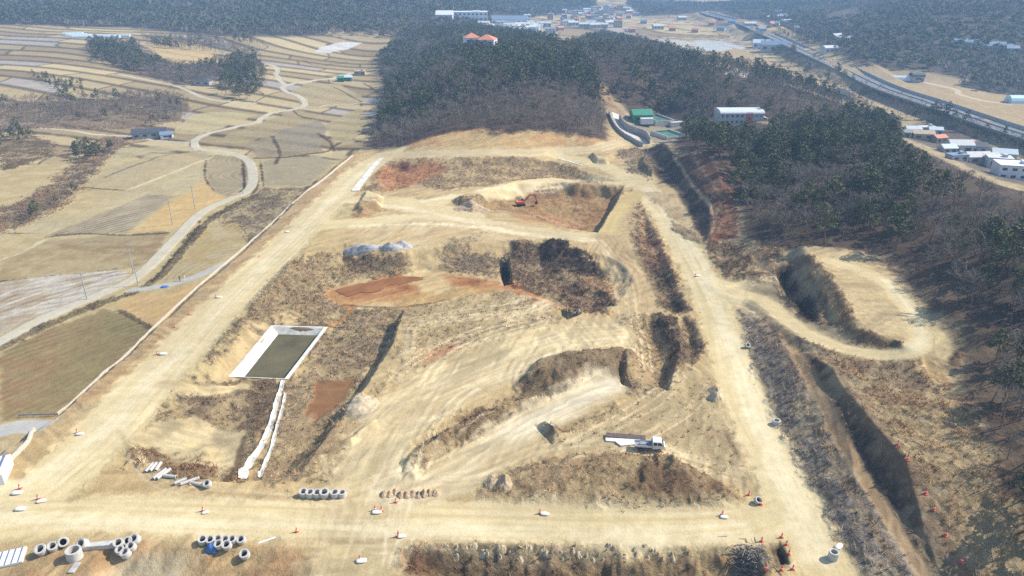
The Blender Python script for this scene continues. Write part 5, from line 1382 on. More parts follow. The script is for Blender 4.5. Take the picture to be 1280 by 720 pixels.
for nm, a in (('bed_side', (-1.25, .86, .86, 3.0, .05, .36)), ('bed_side', (-1.25, -.86, .86, 3.0, .05, .36)), ('tailgate', (-2.75, 0, .86, .05, 1.7, .36)), ('headboard', (.24, 0, .86, .06, 1.7, .8))): MB().box(*a).build(nm, WHITE if nm != 'headboard' else GREY, e)
MB().box(-.3, 0, .35, 4.6, .8, .4).build('chassis', BLACK, e)
for x in (-1.7, 1.55):
    for y in (-.78, .78):
        w = MB(); w.tube((x, y - .12, .34), (x, y + .12, .34), .34, n=16); ww = w.build('wheel', BLACK, e)
        MB().tube((x, y - .125, .34), (x, y + .125, .34), .17, n=10).build('rim', GREY, ww)
MB().box(2.56, 0, .5, .2, 1.7, .22).build('bumper', GREY, e)
for y in (-.65, .65):
    MB().box(2.60, y, .85, .06, .28, .16).build('headlight', GLASS, e); MB().box(2.25, y * 1.5, 1.35, .08, .12, .24).build('mirror', BLACK, e)
o = tag(MB().box(0, 0, 0, 1.0, .8, .45).box(.9, .3, 0, .5, .5, .3).build('tool_crate', GREY), 'grey gear lying on the bed of the white truck', 'crate'); o.location = (e.location.x - 1.3, e.location.y, e.location.z + .865)
# steel stack and sheet
e = thing('steel_stack', 'long stack of dark brown steel sections behind the white sheet', 'steel stack', at(782, 547.5), -0.13)
for k in range(5):
    for j in range(2):
        b = MB(); y = -0.52 + k * .26; z = j * .25; b.box(0, y, z, 7.2, .24, .03).box(0, y, z + .2, 7.2, .24, .03).box(0, y, z + .03, 7.2, .05, .17); b.build('steel_beam', STEEL, e)
b = MB(); zq = at(775, 553)[2]
q = P("757,546 800,551 802,556 776,558.5 769,553 757,552"); b.poly([(x, y, float(gz(x, y)) + .30 - .05 * (k > 3)) for k, (x, y) in enumerate(q)] + [(x, y, float(gz(x, y)) + .02) for x, y in q], [tuple(range(6)), tuple(range(11, 5, -1))] + [(i, (i + 1) % 6, 6 + (i + 1) % 6, 6 + i) for i in range(6)])
tag(b.build('white_cover_sheet', WHITE), 'white cover sheet spread in front of the steel stack', 'sheet')

# ---- excavator
p_ = at(651, 257); e = thing('excavator', 'orange excavator with its boom reaching right, working in the upper pit', 'excavator', p_, 0.12, s=0.9)
OR2 = mat('orange_machine_paint', (.62, .13, .05), .45, var=.1)
for y in (-1.15, 1.15):
    t = MB(); t.prism([(-1.9, .35), (-1.5, 0), (1.5, 0), (1.9, .35), (1.9, .6), (1.5, .9), (-1.5, .9), (-1.9, .6)], y - .28, y + .28); t.build('track', BLACK, e)
MB().box(0, 0, .5, 1.8, 1.9, .45).build('undercarriage', BLACK, e)
MB().prism([(-2.3, 1.0), (1.2, 1.0), (1.2, 1.7), (.2, 1.9), (-2.1, 2.0), (-2.5, 1.6)], -1.25, 1.25).build('house', OR2, e)
c_ = MB(); c_.prism([(.0, 1.9), (1.3, 1.5), (1.35, 2.3), (1.0, 3.0), (0.0, 3.0)], .35, 1.25); cabo = c_.build('cab', mat('pale_cab', (.35, .38, .45), .3), e)
MB().prism([(.2, 2.1), (1.1, 2.1), (.95, 2.85), (.2, 2.85)], .33, .345).build('window', GLASS, cabo)
bm2 = MB(); bm2.prism([(1.0, 1.5), (1.4, 1.5), (4.0, 4.3), (5.9, 4.5), (5.9, 4.9), (3.7, 4.9), (.9, 2.0)], -.4, -.05); bm2.build('boom', OR2, e)
MB().prism([(5.5, 4.3), (6.1, 5.1), (6.9, 2.0), (6.5, 1.8)], -.38, -.08).build('stick', OR2, e)
MB().prism([(6.5, 2.0), (7.1, 1.9), (7.2, .9), (6.6, .3), (5.9, .5), (6.2, 1.3)], -.75, .3).build('bucket', STEEL, e)
MB().tube((1.4, -.22, 1.7), (3.3, -.22, 3.6), .09).build('hydraulic_ram', GREY, e)

# ---- poles of the paddies
def pole(u, v, h, lb, arm=True):
    e = thing('utility_pole', lb, 'utility pole', at(u, v), random.uniform(-.3, .3))
    MB().tube((0, 0, -.3), (0, 0, h), .17, .10, n=8).build('shaft', CONCD, e)
    MB().tube((-.9, 0, h - .5), (.9, 0, h - .5), .06, n=6).build('cross_arm', GREY, e)
for a in ((244, 261, 9, 'utility pole on the orange patch beside the bend of the farm track'), (216, 281, 9, 'utility pole at the lower corner of the orange patch'), (167, 341, 9, 'utility pole standing at the farm track left of the ditch'),
          (109, 374, 8, 'utility pole in the rutted pale field beside the farm track'), (173, 357, 6, 'short utility pole where the side lane leaves the farm track'), (304, 242, 6, 'short pole on the outer bend of the farm track')): pole(*a)
o = tag(MB().box(0, 0, 0, .5, .5, .6).build('marker_post', WHITE), '', '')
bpy.data.objects.remove(o)
# ---- people and parked gear on the concrete lane
def person(label, u, v, rz, top, leg):
    e = thing('person', label, 'person', at(u, v), rz)
    me = bpy.data.meshes.new('body')
    J = [(0, 0, .95), (0, 0, 1.2), (0, 0, 1.42), (0, .02, 1.52), (0, .03, 1.66), (.19, 0, 1.4), (.27, .08, 1.14), (.24, .26, 1.0), (-.19, 0, 1.4), (-.27, .06, 1.12), (-.25, .2, .95), (.1, 0, .9), (.11, .06, .5), (.11, .0, .08), (.11, .14, .04), (-.1, 0, .9), (-.11, -.05, .5), (-.11, -.1, .08), (-.11, .04, .04)]
    E = [(0, 1), (1, 2), (2, 3), (3, 4), (2, 5), (5, 6), (6, 7), (2, 8), (8, 9), (9, 10), (0, 11), (11, 12), (12, 13), (13, 14), (0, 15), (15, 16), (16, 17), (17, 18)]
    R = [.15, .15, .15, .06, .11, .07, .05, .04, .07, .05, .04, .1, .07, .05, .04, .1, .07, .05, .04]
    me.from_pydata(J, E, []); o = bpy.data.objects.new('body', me); COLL.objects.link(o); o.parent = e
    m = o.modifiers.new('skin', 'SKIN')
    for i, r in enumerate(R): me.skin_vertices[0].data[i].radius = (r, r)
    me.skin_vertices[0].data[0].use_root = True
    o.modifiers.new('sub', 'SUBSURF').levels = 1; me.materials.append(top)
    MB().lathe([(0, 1.68), (.12, 1.66), (.13, 1.72), (.10, 1.80), (0, 1.83)], n=10).build('hat', leg, e)
person('person in pale top walking on the concrete lane below the farm track', 231, 351, .4, WHITE, BLACK)
person('person in dark clothes standing left of the pale one on the concrete lane', 225, 351, 2.4, mat('dark_cloth', (.05, .05, .07), .9), REDP)
blanket('blue_tarp', 206, 359, 2.4, 1.2, .4, BLUE, 'flat blue tarp lying on the concrete lane near the farm track', 'tarp', 3, .2)
e = thing('steel_guard_rail', 'low blue grey rail beside the concrete lane at the left edge', 'guard rail', at(47, 521), 0.06)
for k in range(6): MB().box(-3.4 + k * 1.4, 0, -.1, .1, .1, .8).build('post', GREY, e)
MB().box(0, 0, .45, 7.2, .05, .22).build('rail', BROOF, e)

# ---- heaps of gravel, clods and stone
def heap(name, u, v, w, d, h, m, label, seed, peaks=3, cat='heap'):
    rng = np.random.default_rng(seed); n = 26; X, Y = np.meshgrid(np.linspace(-1, 1, n), np.linspace(-1, 1, n)); R = np.hypot(X, Y)
    Z = np.zeros_like(X)
    for k in range(peaks):
        cx, cy = (rng.uniform(-.5, .5), rng.uniform(-.3, .3)) if peaks > 1 else (0, 0)
        Z = np.maximum(Z, rng.uniform(.7, 1) * (1 - np.hypot(X - cx, Y - cy) * (1.5 if peaks > 1 else 1.05)))
    Z = Z + .12 * vnoise(X * 9, Y * 9, 1.0, seed) + .1 * vnoise(X * 9, Y * 9, 2.6, seed + 1)
    Z = Z * np.clip((1 - R) * 4, 0, 1) - .35 * (R >= .93)
    o_ = at(u, v); 
    vs = np.stack([X * w / 2, Y * d / 2, Z * h], -1)
    vs[..., 2] += gz(vs[..., 0] + o_[0], vs[..., 1] + o_[1]) - o_[2]
    idx = np.arange(n * n).reshape(n, n); q = np.stack([idx[:-1, :-1], idx[:-1, 1:], idx[1:, 1:], idx[1:, :-1]], -1).reshape(-1, 4)
    rr = R[:-1, :-1].reshape(-1); q = q[rr < 1.05]
    o = raw_mesh(name, vs.reshape(-1, 3), q, m, cnt=4, smooth_=False); o.location = o_
    return tag(o, label, cat)
heap('gravel_heap', 455, 310, 14, 5, 1.5, GRAVEL, 'left heap of pale grey gravel on the upper edge of the basin', 3)
heap('gravel_heap', 494, 309, 12, 6, 2.4, GRAVEL, 'right and taller heap of grey gravel on the upper edge of the basin', 5)
heap('stone_heap', 895, 493, 3.4, 4, 1.3, RUBBLE2, 'pale boulder heap left of the right haul road', 7, 2)
heap('earth_heap', 590, 258, 15, 7, 2.2, RUBBLE, 'brushy earth mound left of the orange excavator', 8, 3)
heap('earth_heap', 613, 603, 2.8, 3.4, .8, RUBBLE, 'left of the two rounded clods above the bottom road', 9, 1)
heap('earth_heap', 631, 603, 2.8, 3.6, .9, RUBBLE, 'right of the two rounded clods above the bottom road', 10, 1)
def debris(name, u, v, w, d, h, n, label):
    rng = np.random.default_rng(77); o_ = at(u, v); c = rng.normal(size=(n, 3)) * [w / 4, d / 4, 0]; c[:, 2] = h * np.exp(-(c[:, 0] / w * 2) ** 2 - (c[:, 1] / d * 2) ** 2) * rng.uniform(.1, 1, n) + gz(c[:, 0] + o_[0], c[:, 1] + o_[1]) - o_[2]
    dd = rng.normal(size=(n, 3)) * [1, 1, .15]; dd /= np.linalg.norm(dd, axis=1)[:, None]; L = rng.uniform(.5, 1.8, n)[:, None]
    S = Soup()
    for i in range(n): S.add(*tube_tris(c[i] - dd[i] * L[i] / 2, c[i] + dd[i] * L[i] / 2, .09, .04, 4))
    v_, f_ = S.arr(); o = raw_mesh(name, v_, f_, mat('dead_wood', (.22, .19, .155), .9, var=.6, scale=1.2)); o.location = o_; tag(o, label, 'debris', kind='stuff')
debris('debris_heap', 938, 702, 5.5, 7, .45, 170, 'dark heap of cut branches and debris left of the small pit')
heap('earth_heap', 452, 505, 7.5, 7.5, 1.4, RUBBLE2, 'pale ribbed earth heap on the edge of the middle terrace', 12, 1)
rngk = random.Random(4)
for k in range(44):
    u = 560 + k * 6.6 + rngk.uniform(-4, 4); v = 687 + rngk.uniform(-6, 14)
    w = rngk.uniform(.5, 1.2)
    heap('stone_heap', u, v, w, w * rngk.uniform(.7, 1.1), rngk.uniform(.25, .5), RUBBLE2 if rngk.random() < .6 else RUBBLE, 'broken rock dumped along the slope below the bottom haul road', 40 + k, 2, cat='rock')['group'] = 'broken rocks below the bottom haul road'
for k in range(10):
    u = 480 + k * 7.2; heap('earth_heap', u, 617 + rngk.uniform(-2, 2), 1.8, 2.2, rngk.uniform(.6, 1.0), RUBBLE, 'small earth heap in the row above the pair of cones', 130 + k, 1, cat='earth clod')['group'] = 'row of small earth heaps above the cones'
# ------------------------------------------------------------------ buildings
def house(label, u, v, w, d, h, rz=0, roof='gable', wm=WHITE, rm=BROOF, wins=3, cat='house', name='house', group=None, loc=None, rh=None, storeys=1, dz=0.0):
    e = thing(name, label, cat, loc or at(u, v, dz), rz, group)
    MB().box(0, 0, -1.2, w, d, h + 1.2).build('wall', wm, e)
    rh = rh or min(w, d) * .28; ov = .4
    if roof == 'gable':
        r = MB(); r.prism([(-d / 2 - ov, h - .12), (d / 2 + ov, h - .12), (d / 2 + ov, h + .06), (0, h + rh), (-d / 2 - ov, h + .06)], -w / 2 - ov, w / 2 + ov, 'yz'); r.build('roof', rm, e)
    elif roof == 'barrel':
        n = 10; pr = [(-d / 2 - ov, h - .2)] + [(-(d / 2 + ov) * math.cos(PI * k / n), h + .05 + rh * math.sin(PI * k / n)) for k in range(n + 1)] + [(d / 2 + ov, h - .2)]
        MB().prism(pr, -w / 2 - ov, w / 2 + ov, 'yz').build('roof', rm, e)
    elif roof == 'hip':
        r = MB(); x, y = w / 2 + ov, d / 2 + ov; k = max(w - d, .6) / 2
        r.poly([(-x, -y, h), (x, -y, h), (x, y, h), (-x, y, h), (-k, 0, h + rh), (k, 0, h + rh)], [(0, 1, 5, 4), (2, 3, 4, 5), (1, 2, 5), (3, 0, 4), (3, 2, 1, 0)]); r.build('roof', rm, e)
    else:
        MB().box(0, 0, h - .002, w + .3, d + .3, .35).build('roof', rm, e); MB().box(w * .2, 0, h + .35, w * .18, d * .3, 1.2).build('roof_unit', wm, e)
    for st in range(storeys):
        for k in range(wins):
            x = -w / 2 + (k + .5) * w / wins; zz = (st + .35) * h / storeys; hh = h / storeys * .36
            MB().box(x, -d / 2 - .02, zz, w / wins * .5, .08, hh).build('window', GLASS, e)
    MB().box(w * .32, -d / 2 - .03, 0, 1.0, .08, min(2.1, h * .8)).build('door', DARKG, e)
    return e
# big warehouse with red panel
e = house('long grey hall with white barrel roof and a red panel beyond the wood', 922, 153, 31, 16, 7, 0.02, 'barrel', CONC, mat('pale_grey_roof', (.50, .52, .54), .5, var=.08), 9, 'warehouse', 'warehouse', rh=1.9, storeys=2)
MB().box(5.2, -8.08, 0, 4.6, .22, 7.6).build('red_panel', REDP, e); MB().box(5.2, -8.22, 3.2, 1.3, .12, 1.3).build('red_panel_window', GLASS, e)
MB().prism([(15.5, 4.2), (21, 3.0), (21, 3.2), (15.5, 4.6)], -6, 6).build('side_canopy', WHITE, e); MB().box(18.4, 0, -1, 4.6, 10, 3.9).build('side_bay', CONC, e)
for k in range(8): MB().box(-13.5 + k * 3.9, -8.05, 3.3, .25, .12, 3.5).build('pilaster', WHITE, e)
e.scale = (.74, .8, .85)
# treatment works
e = house('green roofed pump house at the treatment works', 801, 152, 11, 9, 4.5, 0.1, 'gable', GREEN, GREEN, 2, 'pump house', 'pump_house')
MB().box(1.5, -6.3, 0, 7, 3.4, 3.2).build('porch', WHITE, e)
def tank(label, u, v, w, d, rz):
    e = thing('treatment_tank', label, 'tank', at(u, v), rz)
    for nm, a in (('tank_wall', (0, d / 2, -1, w, .5, 3.2)), ('tank_wall', (0, -d / 2, -1, w, .5, 3.2)), ('tank_wall', (w / 2 - .25, 0, -1, .5, d - .5, 3.2)), ('tank_wall', (-w / 2 + .25, 0, -1, .5, d - .5, 3.2))): MB().box(*a).build(nm, GREEN if a[1] > 0 else CONC, e)
    MB().box(0, 0, 0, w - 1, d - .5, 1.6).build('green_cover', DGREEN, e)
    for x in (-w / 2 + .8, w / 2 - .8): MB().box(x, 0, 2.2, .25, d, .5).build('walkway', WHITE, e)
    for k in range(4): MB().box(0, -d / 2 + (k + 1) * d / 5, 1.6, w - 1.2, .2, .1).build('baffle', GREEN, e)
tank('upper green covered tank of the treatment works behind the wood', 821, 152, 12, 17, 0.35)
tank('lower green covered tank of the treatment works near the slope', 835, 172, 12, 15, 0.38)
e = thing('tank_annex', 'flat white control rooms between the two green tanks', 'annex', at(846, 157), 0.3, s=.8); MB().box(0, 0, -1, 10, 4, 3.4).build('wall', WHITE, e); MB().box(0, 0, 2.4, 10.6, 4.6, .3).build('roof', CONC, e); MB().box(7, 3, -1, 5, 4, 2.6).build('side_room', CONC, e)
def panel_wall(name, s, h, m, label, cat, step=2.0, th=.4):
    p = smooth(P(s), 8); e = thing(name, label, cat, (p[0][0], p[0][1], float(gz(*p[0]))))
    L = 0; b = MB(); o0 = np.array(e.location)
    for i in range(len(p) - 1):
        a, c = p[i], p[i + 1]; mid = (a + c) / 2; dl = float(np.linalg.norm(c - a)); an = math.atan2(*(c - a)[::-1])
        b.box(mid[0] - o0[0], mid[1] - o0[1], float(gz(*mid)) - o0[2] - .8, dl + .02, th, h + .8, rz=an)
    b.build('wall_face', m, e)
    for i in range(0, len(p) - 1, 2):
        MB().box(p[i][0] - o0[0], p[i][1] - o0[1], float(gz(*p[i])) - o0[2] - .8, .35, th + .35, h + 1.0).build('pilaster', CONC, e)
panel_wall('retaining_wall', "774,150 780,160 790,166 806,172 812,180", 3.6, CONCD, 'grey panelled retaining wall below the green treatment works', 'retaining wall')
panel_wall('retaining_wall', "761,143 766,156 776,168 790,177 803,184", 2.2, CONCD, 'curved dark retaining wall round the head of the site road', 'retaining wall')
ribbon('concrete_road', "770,142 776,158 788,168 806,180", 5.0, CONC, 0.12, 'curved concrete service lane between the two retaining walls', 'lane')
# left valley buildings
house('long dark roofed farmhouse beside the farm track', 188, 171, 17, 7, 2.8, 0.33, 'gable', CONCD, DARKG, 4, name='farmhouse')
house('pale lean-to shed at the right end of the dark farmhouse', 209, 172, 6, 5, 2.0, 0.33, 'gable', WHITE, BROOF, 1, 'shed', 'shed')
house('dark roofed hut among bushes above the farm track', 255, 106, 11, 7, 3, -.05, 'hip', CONCD, DARKG, 2, 'hut', 'hut')
house('small green and white shed in the middle paddies', 426, 102, 5, 6, 3.2, .2, 'gable', GREEN, GREEN, 1, 'shed', 'shed')
house('pale roofed store beside the green shed', 433, 101, 9, 6, 3, .1, 'gable', GREEN, FILM, 2, 'store', 'store')
house('tan open fronted store in the upper paddies', 450, 93, 9, 5, 2.6, .05, 'flat', TANW, TANW, 2, 'store', 'store')
house('orange roofed hall house on the wooded hill, left one', 590, 67, 13, 12, 10, .2, 'hip', WHITE, ORROOF, 2, 'house', 'villa', storeys=2, dz=3)
house('orange roofed hall house on the wooded hill, right one', 609, 70, 13, 12, 9, -.2, 'hip', WHITE, ORROOF, 2, 'house', 'villa', storeys=2, dz=3)
house('dark roofed wing between the orange roofed villas', 600, 71, 12, 9, 5, 0, 'gable', WHITE, DARKG, 2, 'house', 'villa', dz=3)
def greenhouse(label, u, v, L, w, rz, group, m=FILM):
    e = thing('greenhouse', label, 'greenhouse', at(u, v), rz, group); n = 8
    MB().prism([(-w / 2 * math.cos(PI * k / n), -.4 + (w * .5 + .4) * math.sin(PI * k / n)) for k in range(n + 1)], -L / 2, L / 2, 'yz').build('film_cover', m, e)
    MB().box(-L / 2 - .05, 0, 0, .1, 1.2, 1.8).build('door', GREY, e)
for k in range(4): greenhouse('pale greenhouse tunnel in the cluster at the edge of the left far wood', 92 + k * 4, 44 + k * 1.2, 20, 6, .12, 'greenhouses at the far left')
for k in range(3): greenhouse('pale greenhouse tunnel in the row right of the far left cluster', 124 + k * 13, 46 + (k % 2) * 1, 22, 5, .0, 'greenhouses at the far left row')
greenhouse('long pale greenhouse in the paddies right of the expressway', 1128, 100, 20, 7, -.12, None)
house('dark round-topped barn at the end of the long greenhouse', 1145, 101, 9, 8, 4.0, -.1, 'barrel', CONCD, DARKG, 1, 'barn', 'barn')
greenhouse('blue white greenhouse at the right edge of the far paddies', 1274, 128, 16, 10, -.05, None, mat('blue_film', (.42, .58, .66), .4))
# factory on the left of the town
e = house('long white factory hall in front of the far wooded hill', 586, 26, 52, 22, 12, 0.05, 'flat', mat('pale_cladding', (.66, .70, .70), .6, var=.1), WHITE, 9, 'factory', 'factory', storeys=2)
house('low white factory wing left of the long hall', 556, 27, 22, 18, 9, 0, 'gable', WHITE, WHITE, 3, 'factory', 'factory')
house('long blue roofed workshop right of the factory', 637, 31, 50, 16, 8, 0, 'gable', WHITE, BROOF, 6, 'workshop', 'workshop')
house('small tower block beside the blue roofed workshop', 659, 31, 10, 10, 14, 0, 'flat', WHITE, WHITE, 2, 'tower', 'tower_block', storeys=3)
# village by the expressway, right edge
rv = random.Random(12); PALE = mat('pale_render', (.46, .46, .44), .7, var=.15)
VR = [(1197, 190, 13, 9, 5, 'white roofed hall house, largest above the wood on the right', PALE, PALE), (1183, 190, 8, 7, 3, 'pale roofed shed left of the white hall house', CONC, FILM), (1208, 186, 7, 6, 4, 'salmon coloured house right of the white hall house', ORROOF, ORROOF),
      (1220, 190, 9, 8, 4, 'dark hip roofed house in the right hand village', CONCD, DARKG), (1172, 178, 8, 6, 3.4, 'salmon roofed cottage in the right hand village', TANW, ORROOF), (1152, 174, 12, 7, 4, 'tan walled house at the left end of the right hand village', TANW, TANW),
      (1158, 164, 10, 6, 3, 'white roofed cottage in the right hand village near the road', CONC, PALE), (1168, 167, 8, 6, 3, 'blue white roofed cottage behind the tan walled house', CONC, FILM), (1219, 203, 13, 8, 4, 'low white roofed workshop behind the wood on the right', CONC, PALE),
      (1234, 205, 10, 9, 4, 'grey roofed workshop in the middle of the right hand village', CONCD, CONC), (1052, 166, 8, 4, 3, 'small white cabin in the wood right of the warehouse', PALE, PALE), (1252, 201, 12, 8, 5, 'domed pale roofed house in the right hand village', CONC, FILM), (1246, 210, 12, 9, 6, 'white flat roofed block at the right edge', PALE, PALE), (1195, 200, 10, 6, 3, 'blue grey shed low in the right hand village', CONC, BROOF), (1140, 166, 9, 6, 3, 'pale shed at the upper left of the right hand village', CONC, FILM), (1128, 170, 9, 6, 3, 'grey shed beyond the wood at the left of the village', CONCD, CONCD)]
for (u, v, w, d, h, lb, wm, rm) in VR: house(lb, u, v, w * .85, d * .85, h * .85, rv.uniform(-.4, .3), rv.choice(['gable', 'gable', 'flat']) if 'hall' not in lb else 'gable', wm, rm, 2)
house('large white two storey block with dark windows at the right edge', 1266, 222, 15, 10, 6, -.25, 'flat', WHITE, WHITE, 4, 'building', 'apartment_block', storeys=2)
house('dark hut at the lower edge of the expressway belt', 1050, 122, 12, 8, 4, -.3, 'hip', CONCD, DARKG, 1, 'hut', 'hut')
house('grey farm shed in the fields left of the expressway', 966, 64, 26, 14, 7, -.3, 'gable', CONC, BROOF, 3, 'farm shed', 'farm_shed')
house('white farm shed in the fields left of the expressway', 952, 60, 20, 12, 6, -.3, 'gable', WHITE, FILM, 3, 'farm shed', 'farm_shed')
# town: many small houses, each a thing; a few shared shapes
protos = []
for k, (w, d, h, rf, wm, rm, st) in enumerate(((14, 10, 5, 'gable', PALE, BROOF, 1), (12, 10, 5, 'gable', TANW, ORROOF, 1), (18, 11, 7, 'flat', PALE, CONC, 2), (14, 12, 12, 'flat', TANW, CONC, 3), (20, 10, 6, 'gable', PALE, PALE, 1), (12, 12, 18, 'flat', PALE, PALE, 4))):
    protos.append((w, d, h, rf, wm, rm, st))
made = {}
def town_house(u, v, k, label, group):
    (x, y), = ground([(u, v)]); z = float(gz(x, y)); rz = rv.uniform(-.5, .5)
    if k not in made:
        w, d, h, rf, wm, rm, st = protos[k]
        made[k] = house(label, 0, 0, w * .75, d * .75, h * .8, rz, rf, wm, rm, 3, loc=(x, y, z), group=group, storeys=st)
    else: copy_thing(made[k], label, (x, y, z), rz, 1.0, group)
for k in range(46):
    u = 655 + rv.gauss(0, 1) * 22 + 0; v = 38 + rv.uniform(-7, 4)
    u = min(max(u, 605), 700)
    town_house(u, v, rv.choice([0, 0, 1, 2, 4, 4]), 'small house in the settlement below the factory, seen over the wooded hill', 'houses of the settlement below the factory')
for k in range(58):
    t = rv.random(); u = 735 + rv.gauss(0, 1) * 24 + 20 * (1 - t); v = 10 + t * 26
    town_house(u, v, rv.choice([0, 1, 2, 2, 3, 4, 4]), 'small pale house in the distant town at the head of the valley', 'houses of the distant town')
for (u, v, lb) in ((719, 24, 'tall pale block standing left of the distant town'), (757, 16, 'tallest tan block in the centre of the distant town'), (764, 19, 'pale tower right of the tallest town block'), (742, 18, 'pale tower left of the tallest town block')):
    town_house(u, v, 5, lb, 'tall blocks of the distant town')
for k in range(14): town_house(790 + k * 16 + rv.uniform(-5, 5), 33 + rv.uniform(-8, 8), rv.choice([0, 1, 4]), 'scattered farmhouse in the valley fields beyond the ridge', 'farmhouses of the valley beyond the ridge')
for k in range(8): town_house(960 + rv.uniform(0, 22), 20 + rv.uniform(-6, 16), rv.choice([0, 4, 2]), 'pale house beside the far end of the expressway', 'houses by the far expressway')
for k in range(8): town_house(1200 + k * 9 + rv.uniform(-3, 3), 58 + k * .9 + rv.uniform(-2, 2), 0, 'white roofed house among the pines on the far right hill', 'white houses on the far right hill')
for (u, v) in ((1046, 50), (1036, 66), (1055, 53)): town_house(u, v, 4, 'white house on the slope right of the expressway', 'houses on the slope right of the expressway')

# ---- expressway
def strip(p, w, dz, th=0.0, off=0.0):
    vs = []; 
    for i in range(len(p)):
        t = p[min(i + 1, len(p) - 1)] - p[max(i - 1, 0)]; t /= np.linalg.norm(t); nn = np.array([-t[1], t[0]])
        for k in (-1, 1):
            q = p[i] + nn * (off + k * w / 2); vs.append((q[0], q[1], EZ[i] + dz))
    return vs, [(2 * i, 2 * i + 1, 2 * i + 3, 2 * i + 2) for i in range(len(p) - 1)]
ex = smooth(P("880,16 905,24 930,31 960,42 1020,70 1085,103 1150,127 1250,160 1340,190"), 16); EZ = gz(ex[:, 0], ex[:, 1]); EZ = np.convolve(np.pad(EZ, 12, mode='edge'), np.ones(25) / 25, 'valid') + 0.5
vs, f = strip(ex, 17.4, 0.0); n0 = len(vs)
b = MB(); b.poly(vs + [(x, y, z - 1.0) for x, y, z in vs], f + [(a + n0, b_ + n0, c + n0, d_ + n0) for a, b_, c, d_ in f] + [(2 * i + k, 2 * i + 2 + k, 2 * i + 2 + k + n0, 2 * i + k + n0) for i in range(len(ex) - 1) for k in (0, 1)])
tag(b.build('expressway', mat('worn_asphalt', (.14, .14, .14), .9, var=.1)), kind='structure')
for off in (-7.9, -1.1, 1.1, 7.9):
    vs, f = strip(ex, .35, .006, off=off); tag(MB().poly(vs, f).build('road_marking', WHITE), kind='structure')
def dashes(off):
    b = MB()
    for i in range(0, len(ex) - 1, 1):
        d_ = ex[i + 1] - ex[i]; L = np.linalg.norm(d_); t = d_ / L; nn = np.array([-t[1], t[0]])
        for s in np.arange(0, L - 6, 16):
            a = ex[i] + t * s + nn * off; c = a + t * 6; z = EZ[i] + (EZ[i + 1] - EZ[i]) * (s + 3) / L + .008
            b.poly([(*(a - nn * .12), z), (*(a + nn * .12), z), (*(c + nn * .12), z), (*(c - nn * .12), z)], [(0, 1, 2, 3)])
    tag(b.build('road_marking', WHITE), kind='structure')
dashes(-4.5); dashes(4.5)
for off, h, m, lb in ((0, .9, CONC, 'concrete median barrier along the middle of the expressway'), (-8.8, .8, GREY, 'steel guard rail along the near side of the expressway'), (8.8, 2.0, CONCD, 'dark noise barrier along the far side of the expressway')):
    vs = []; fs = []
    for i in range(len(ex)):
        t = ex[min(i + 1, len(ex) - 1)] - ex[max(i - 1, 0)]; t /= np.linalg.norm(t); nn = np.array([-t[1], t[0]])
        for o_, z in ((-.15, 0), (-.15, h), (.15, h), (.15, 0)): q = ex[i] + nn * (off + o_); vs.append((q[0], q[1], EZ[i] + z))
    for i in range(len(ex) - 1):
        for k in range(4): fs.append((4 * i + k, 4 * i + (k + 1) % 4, 4 * i + 4 + (k + 1) % 4, 4 * i + 4 + k))
    tag(MB().poly(vs, fs).build('road_barrier', m), lb, 'barrier')
def car(label, u, v, rz, m, off, hgt=1.45, L=4.5):
    (x, y), = ground([(u, v)]); d = np.hypot(ex[:, 0] - x, ex[:, 1] - y); i = int(np.argmin(d)); i = min(i, len(ex) - 2)
    t = ex[i + 1] - ex[i]; t /= np.linalg.norm(t); nn = np.array([-t[1], t[0]]); q = ex[i] + nn * off
    e = thing('car', label, 'car', (q[0], q[1], EZ[i] + .01), math.atan2(t[1], t[0]))
    MB().prism([(-L / 2, .3), (L / 2, .3), (L / 2, .75), (L * .28, .9), (L * .12, hgt), (-L * .3, hgt), (-L * .46, .95), (-L / 2, .9)], -.88, .88).build('body', m, e)
    MB().prism([(L * .26, .93), (L * .13, hgt - .06), (-L * .29, hgt - .06), (-L * .42, .98)], -.89, .89).build('window', GLASS, e)
    for xx in (-L * .3, L * .3):
        for yy in (-.8, .8): MB().tube((xx, yy - .1, .32), (xx, yy + .1, .32), .32, n=12).build('wheel', BLACK, e)
car('white car on the far lanes of the expressway, upper one', 1029, 78, 0, WHITE, 4.5, 2.4, 6); car('white car on the expressway above the right hand village', 1173, 135, 0, WHITE, -3.2, 2.0, 5)
car('dark car just ahead of the white one on the expressway', 1168, 134, 0, DARKG, 3); car('dark car at the far end of the expressway', 1002, 62, 0, DARKG, -5, 2.2, 6)
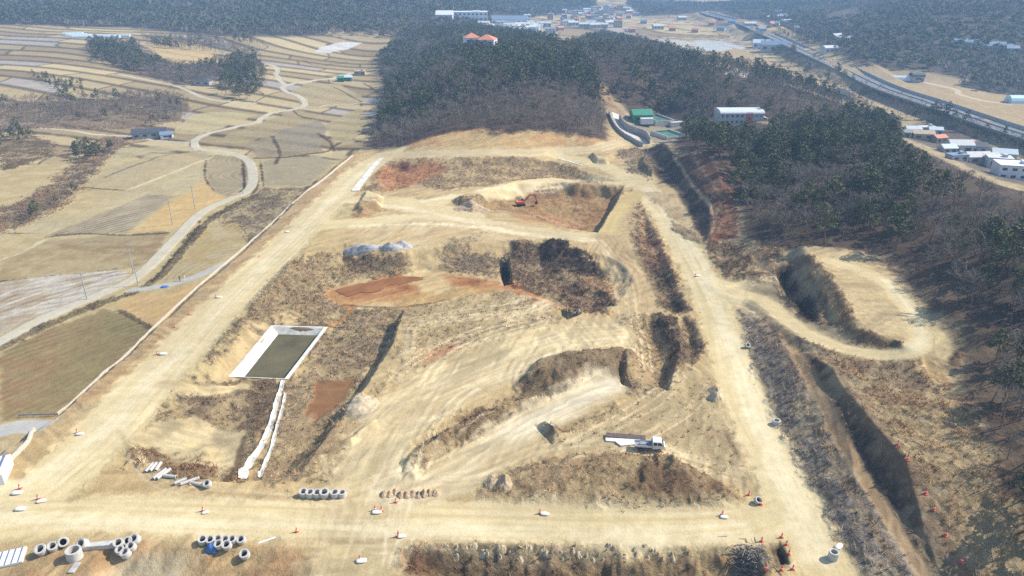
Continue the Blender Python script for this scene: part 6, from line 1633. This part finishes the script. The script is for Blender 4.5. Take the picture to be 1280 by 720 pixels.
# ------------------------------------------------------------------ camera, air, light
cam = bpy.data.cameras.new('camera'); cam.sensor_width = 36; cam.lens = 36 * FPX / 1280.0; cam.clip_start = 1; cam.clip_end = 20000
co = bpy.data.objects.new('camera', cam); COLL.objects.link(co)
co.location = (0, 0, CAM_H); co.rotation_euler = (PI / 2 - PITCH, 0, 0); scene.camera = co
world = bpy.data.worlds.new('World'); scene.world = world; world.use_nodes = True
wn = world.node_tree; sky = wn.nodes.new('ShaderNodeTexSky'); sky.sky_type = 'NISHITA'; sky.sun_disc = False
SUN_EL, SUN_AZ = math.radians(41), math.radians(74)      # azimuth clockwise from +Y
sky.sun_elevation = SUN_EL; sky.sun_rotation = SUN_AZ; sky.altitude = 100
wn.links.new(sky.outputs[0], wn.nodes['Background'].inputs[0]); wn.nodes['Background'].inputs[1].default_value = 0.135
sl = bpy.data.lights.new('sun', 'SUN'); sl.energy = 4.6; sl.angle = math.radians(0.6); sl.color = (1.0, 0.94, 0.84)
so = bpy.data.objects.new('sun', sl); COLL.objects.link(so)
so.rotation_euler = (PI / 2 - SUN_EL, 0, -SUN_AZ + PI)
so.location = (200, 60, 300)
from mathutils import Vector
d = Vector((math.sin(SUN_AZ) * math.cos(SUN_EL), math.cos(SUN_AZ) * math.cos(SUN_EL), math.sin(SUN_EL)))
so.rotation_euler = d.to_track_quat('Z', 'Y').to_euler()
# haze
def haze(density=0.0003):
    x, y0, y1, z0, z1 = 6900, 30, 7080, -260, 420
    v = [(-x, y0 - 60, z0), (x, y0 - 60, z0), (x, y1, z0), (-x, y1, z0), (-x, y0 - 60, z1), (x, y0 - 60, z1), (x, y1, z1), (-x, y1, z1)]
    f = [(0, 3, 2, 1), (4, 5, 6, 7), (0, 1, 5, 4), (1, 2, 6, 5), (2, 3, 7, 6), (3, 0, 4, 7)]
    m = bpy.data.materials.new('air'); m.use_nodes = True; nt = m.node_tree; nt.nodes.remove(nt.nodes['Principled BSDF'])
    pv = nt.nodes.new('ShaderNodeVolumePrincipled'); pv.inputs['Density'].default_value = density; pv.inputs['Color'].default_value = (0.40, 0.65, 1.0, 1); pv.inputs['Anisotropy'].default_value = 0.1
    nt.links.new(pv.outputs[0], nt.nodes['Material Output'].inputs['Volume'])
    o = raw_mesh('haze', np.array(v, float), np.array(f), m, cnt=4)
    tag(o, kind='stuff')
HAZE_ON = True
if HAZE_ON: haze()
scene.view_settings.view_transform = 'Standard'; scene.view_settings.look = 'None'; scene.view_settings.exposure = 0.9; scene.view_settings.gamma = 1
scene.cycles.max_bounces = 4; scene.cycles.diffuse_bounces = 2; scene.cycles.glossy_bounces = 2; scene.cycles.volume_bounces = 0; scene.cycles.transmission_bounces = 2
scene.cycles.use_denoising = False
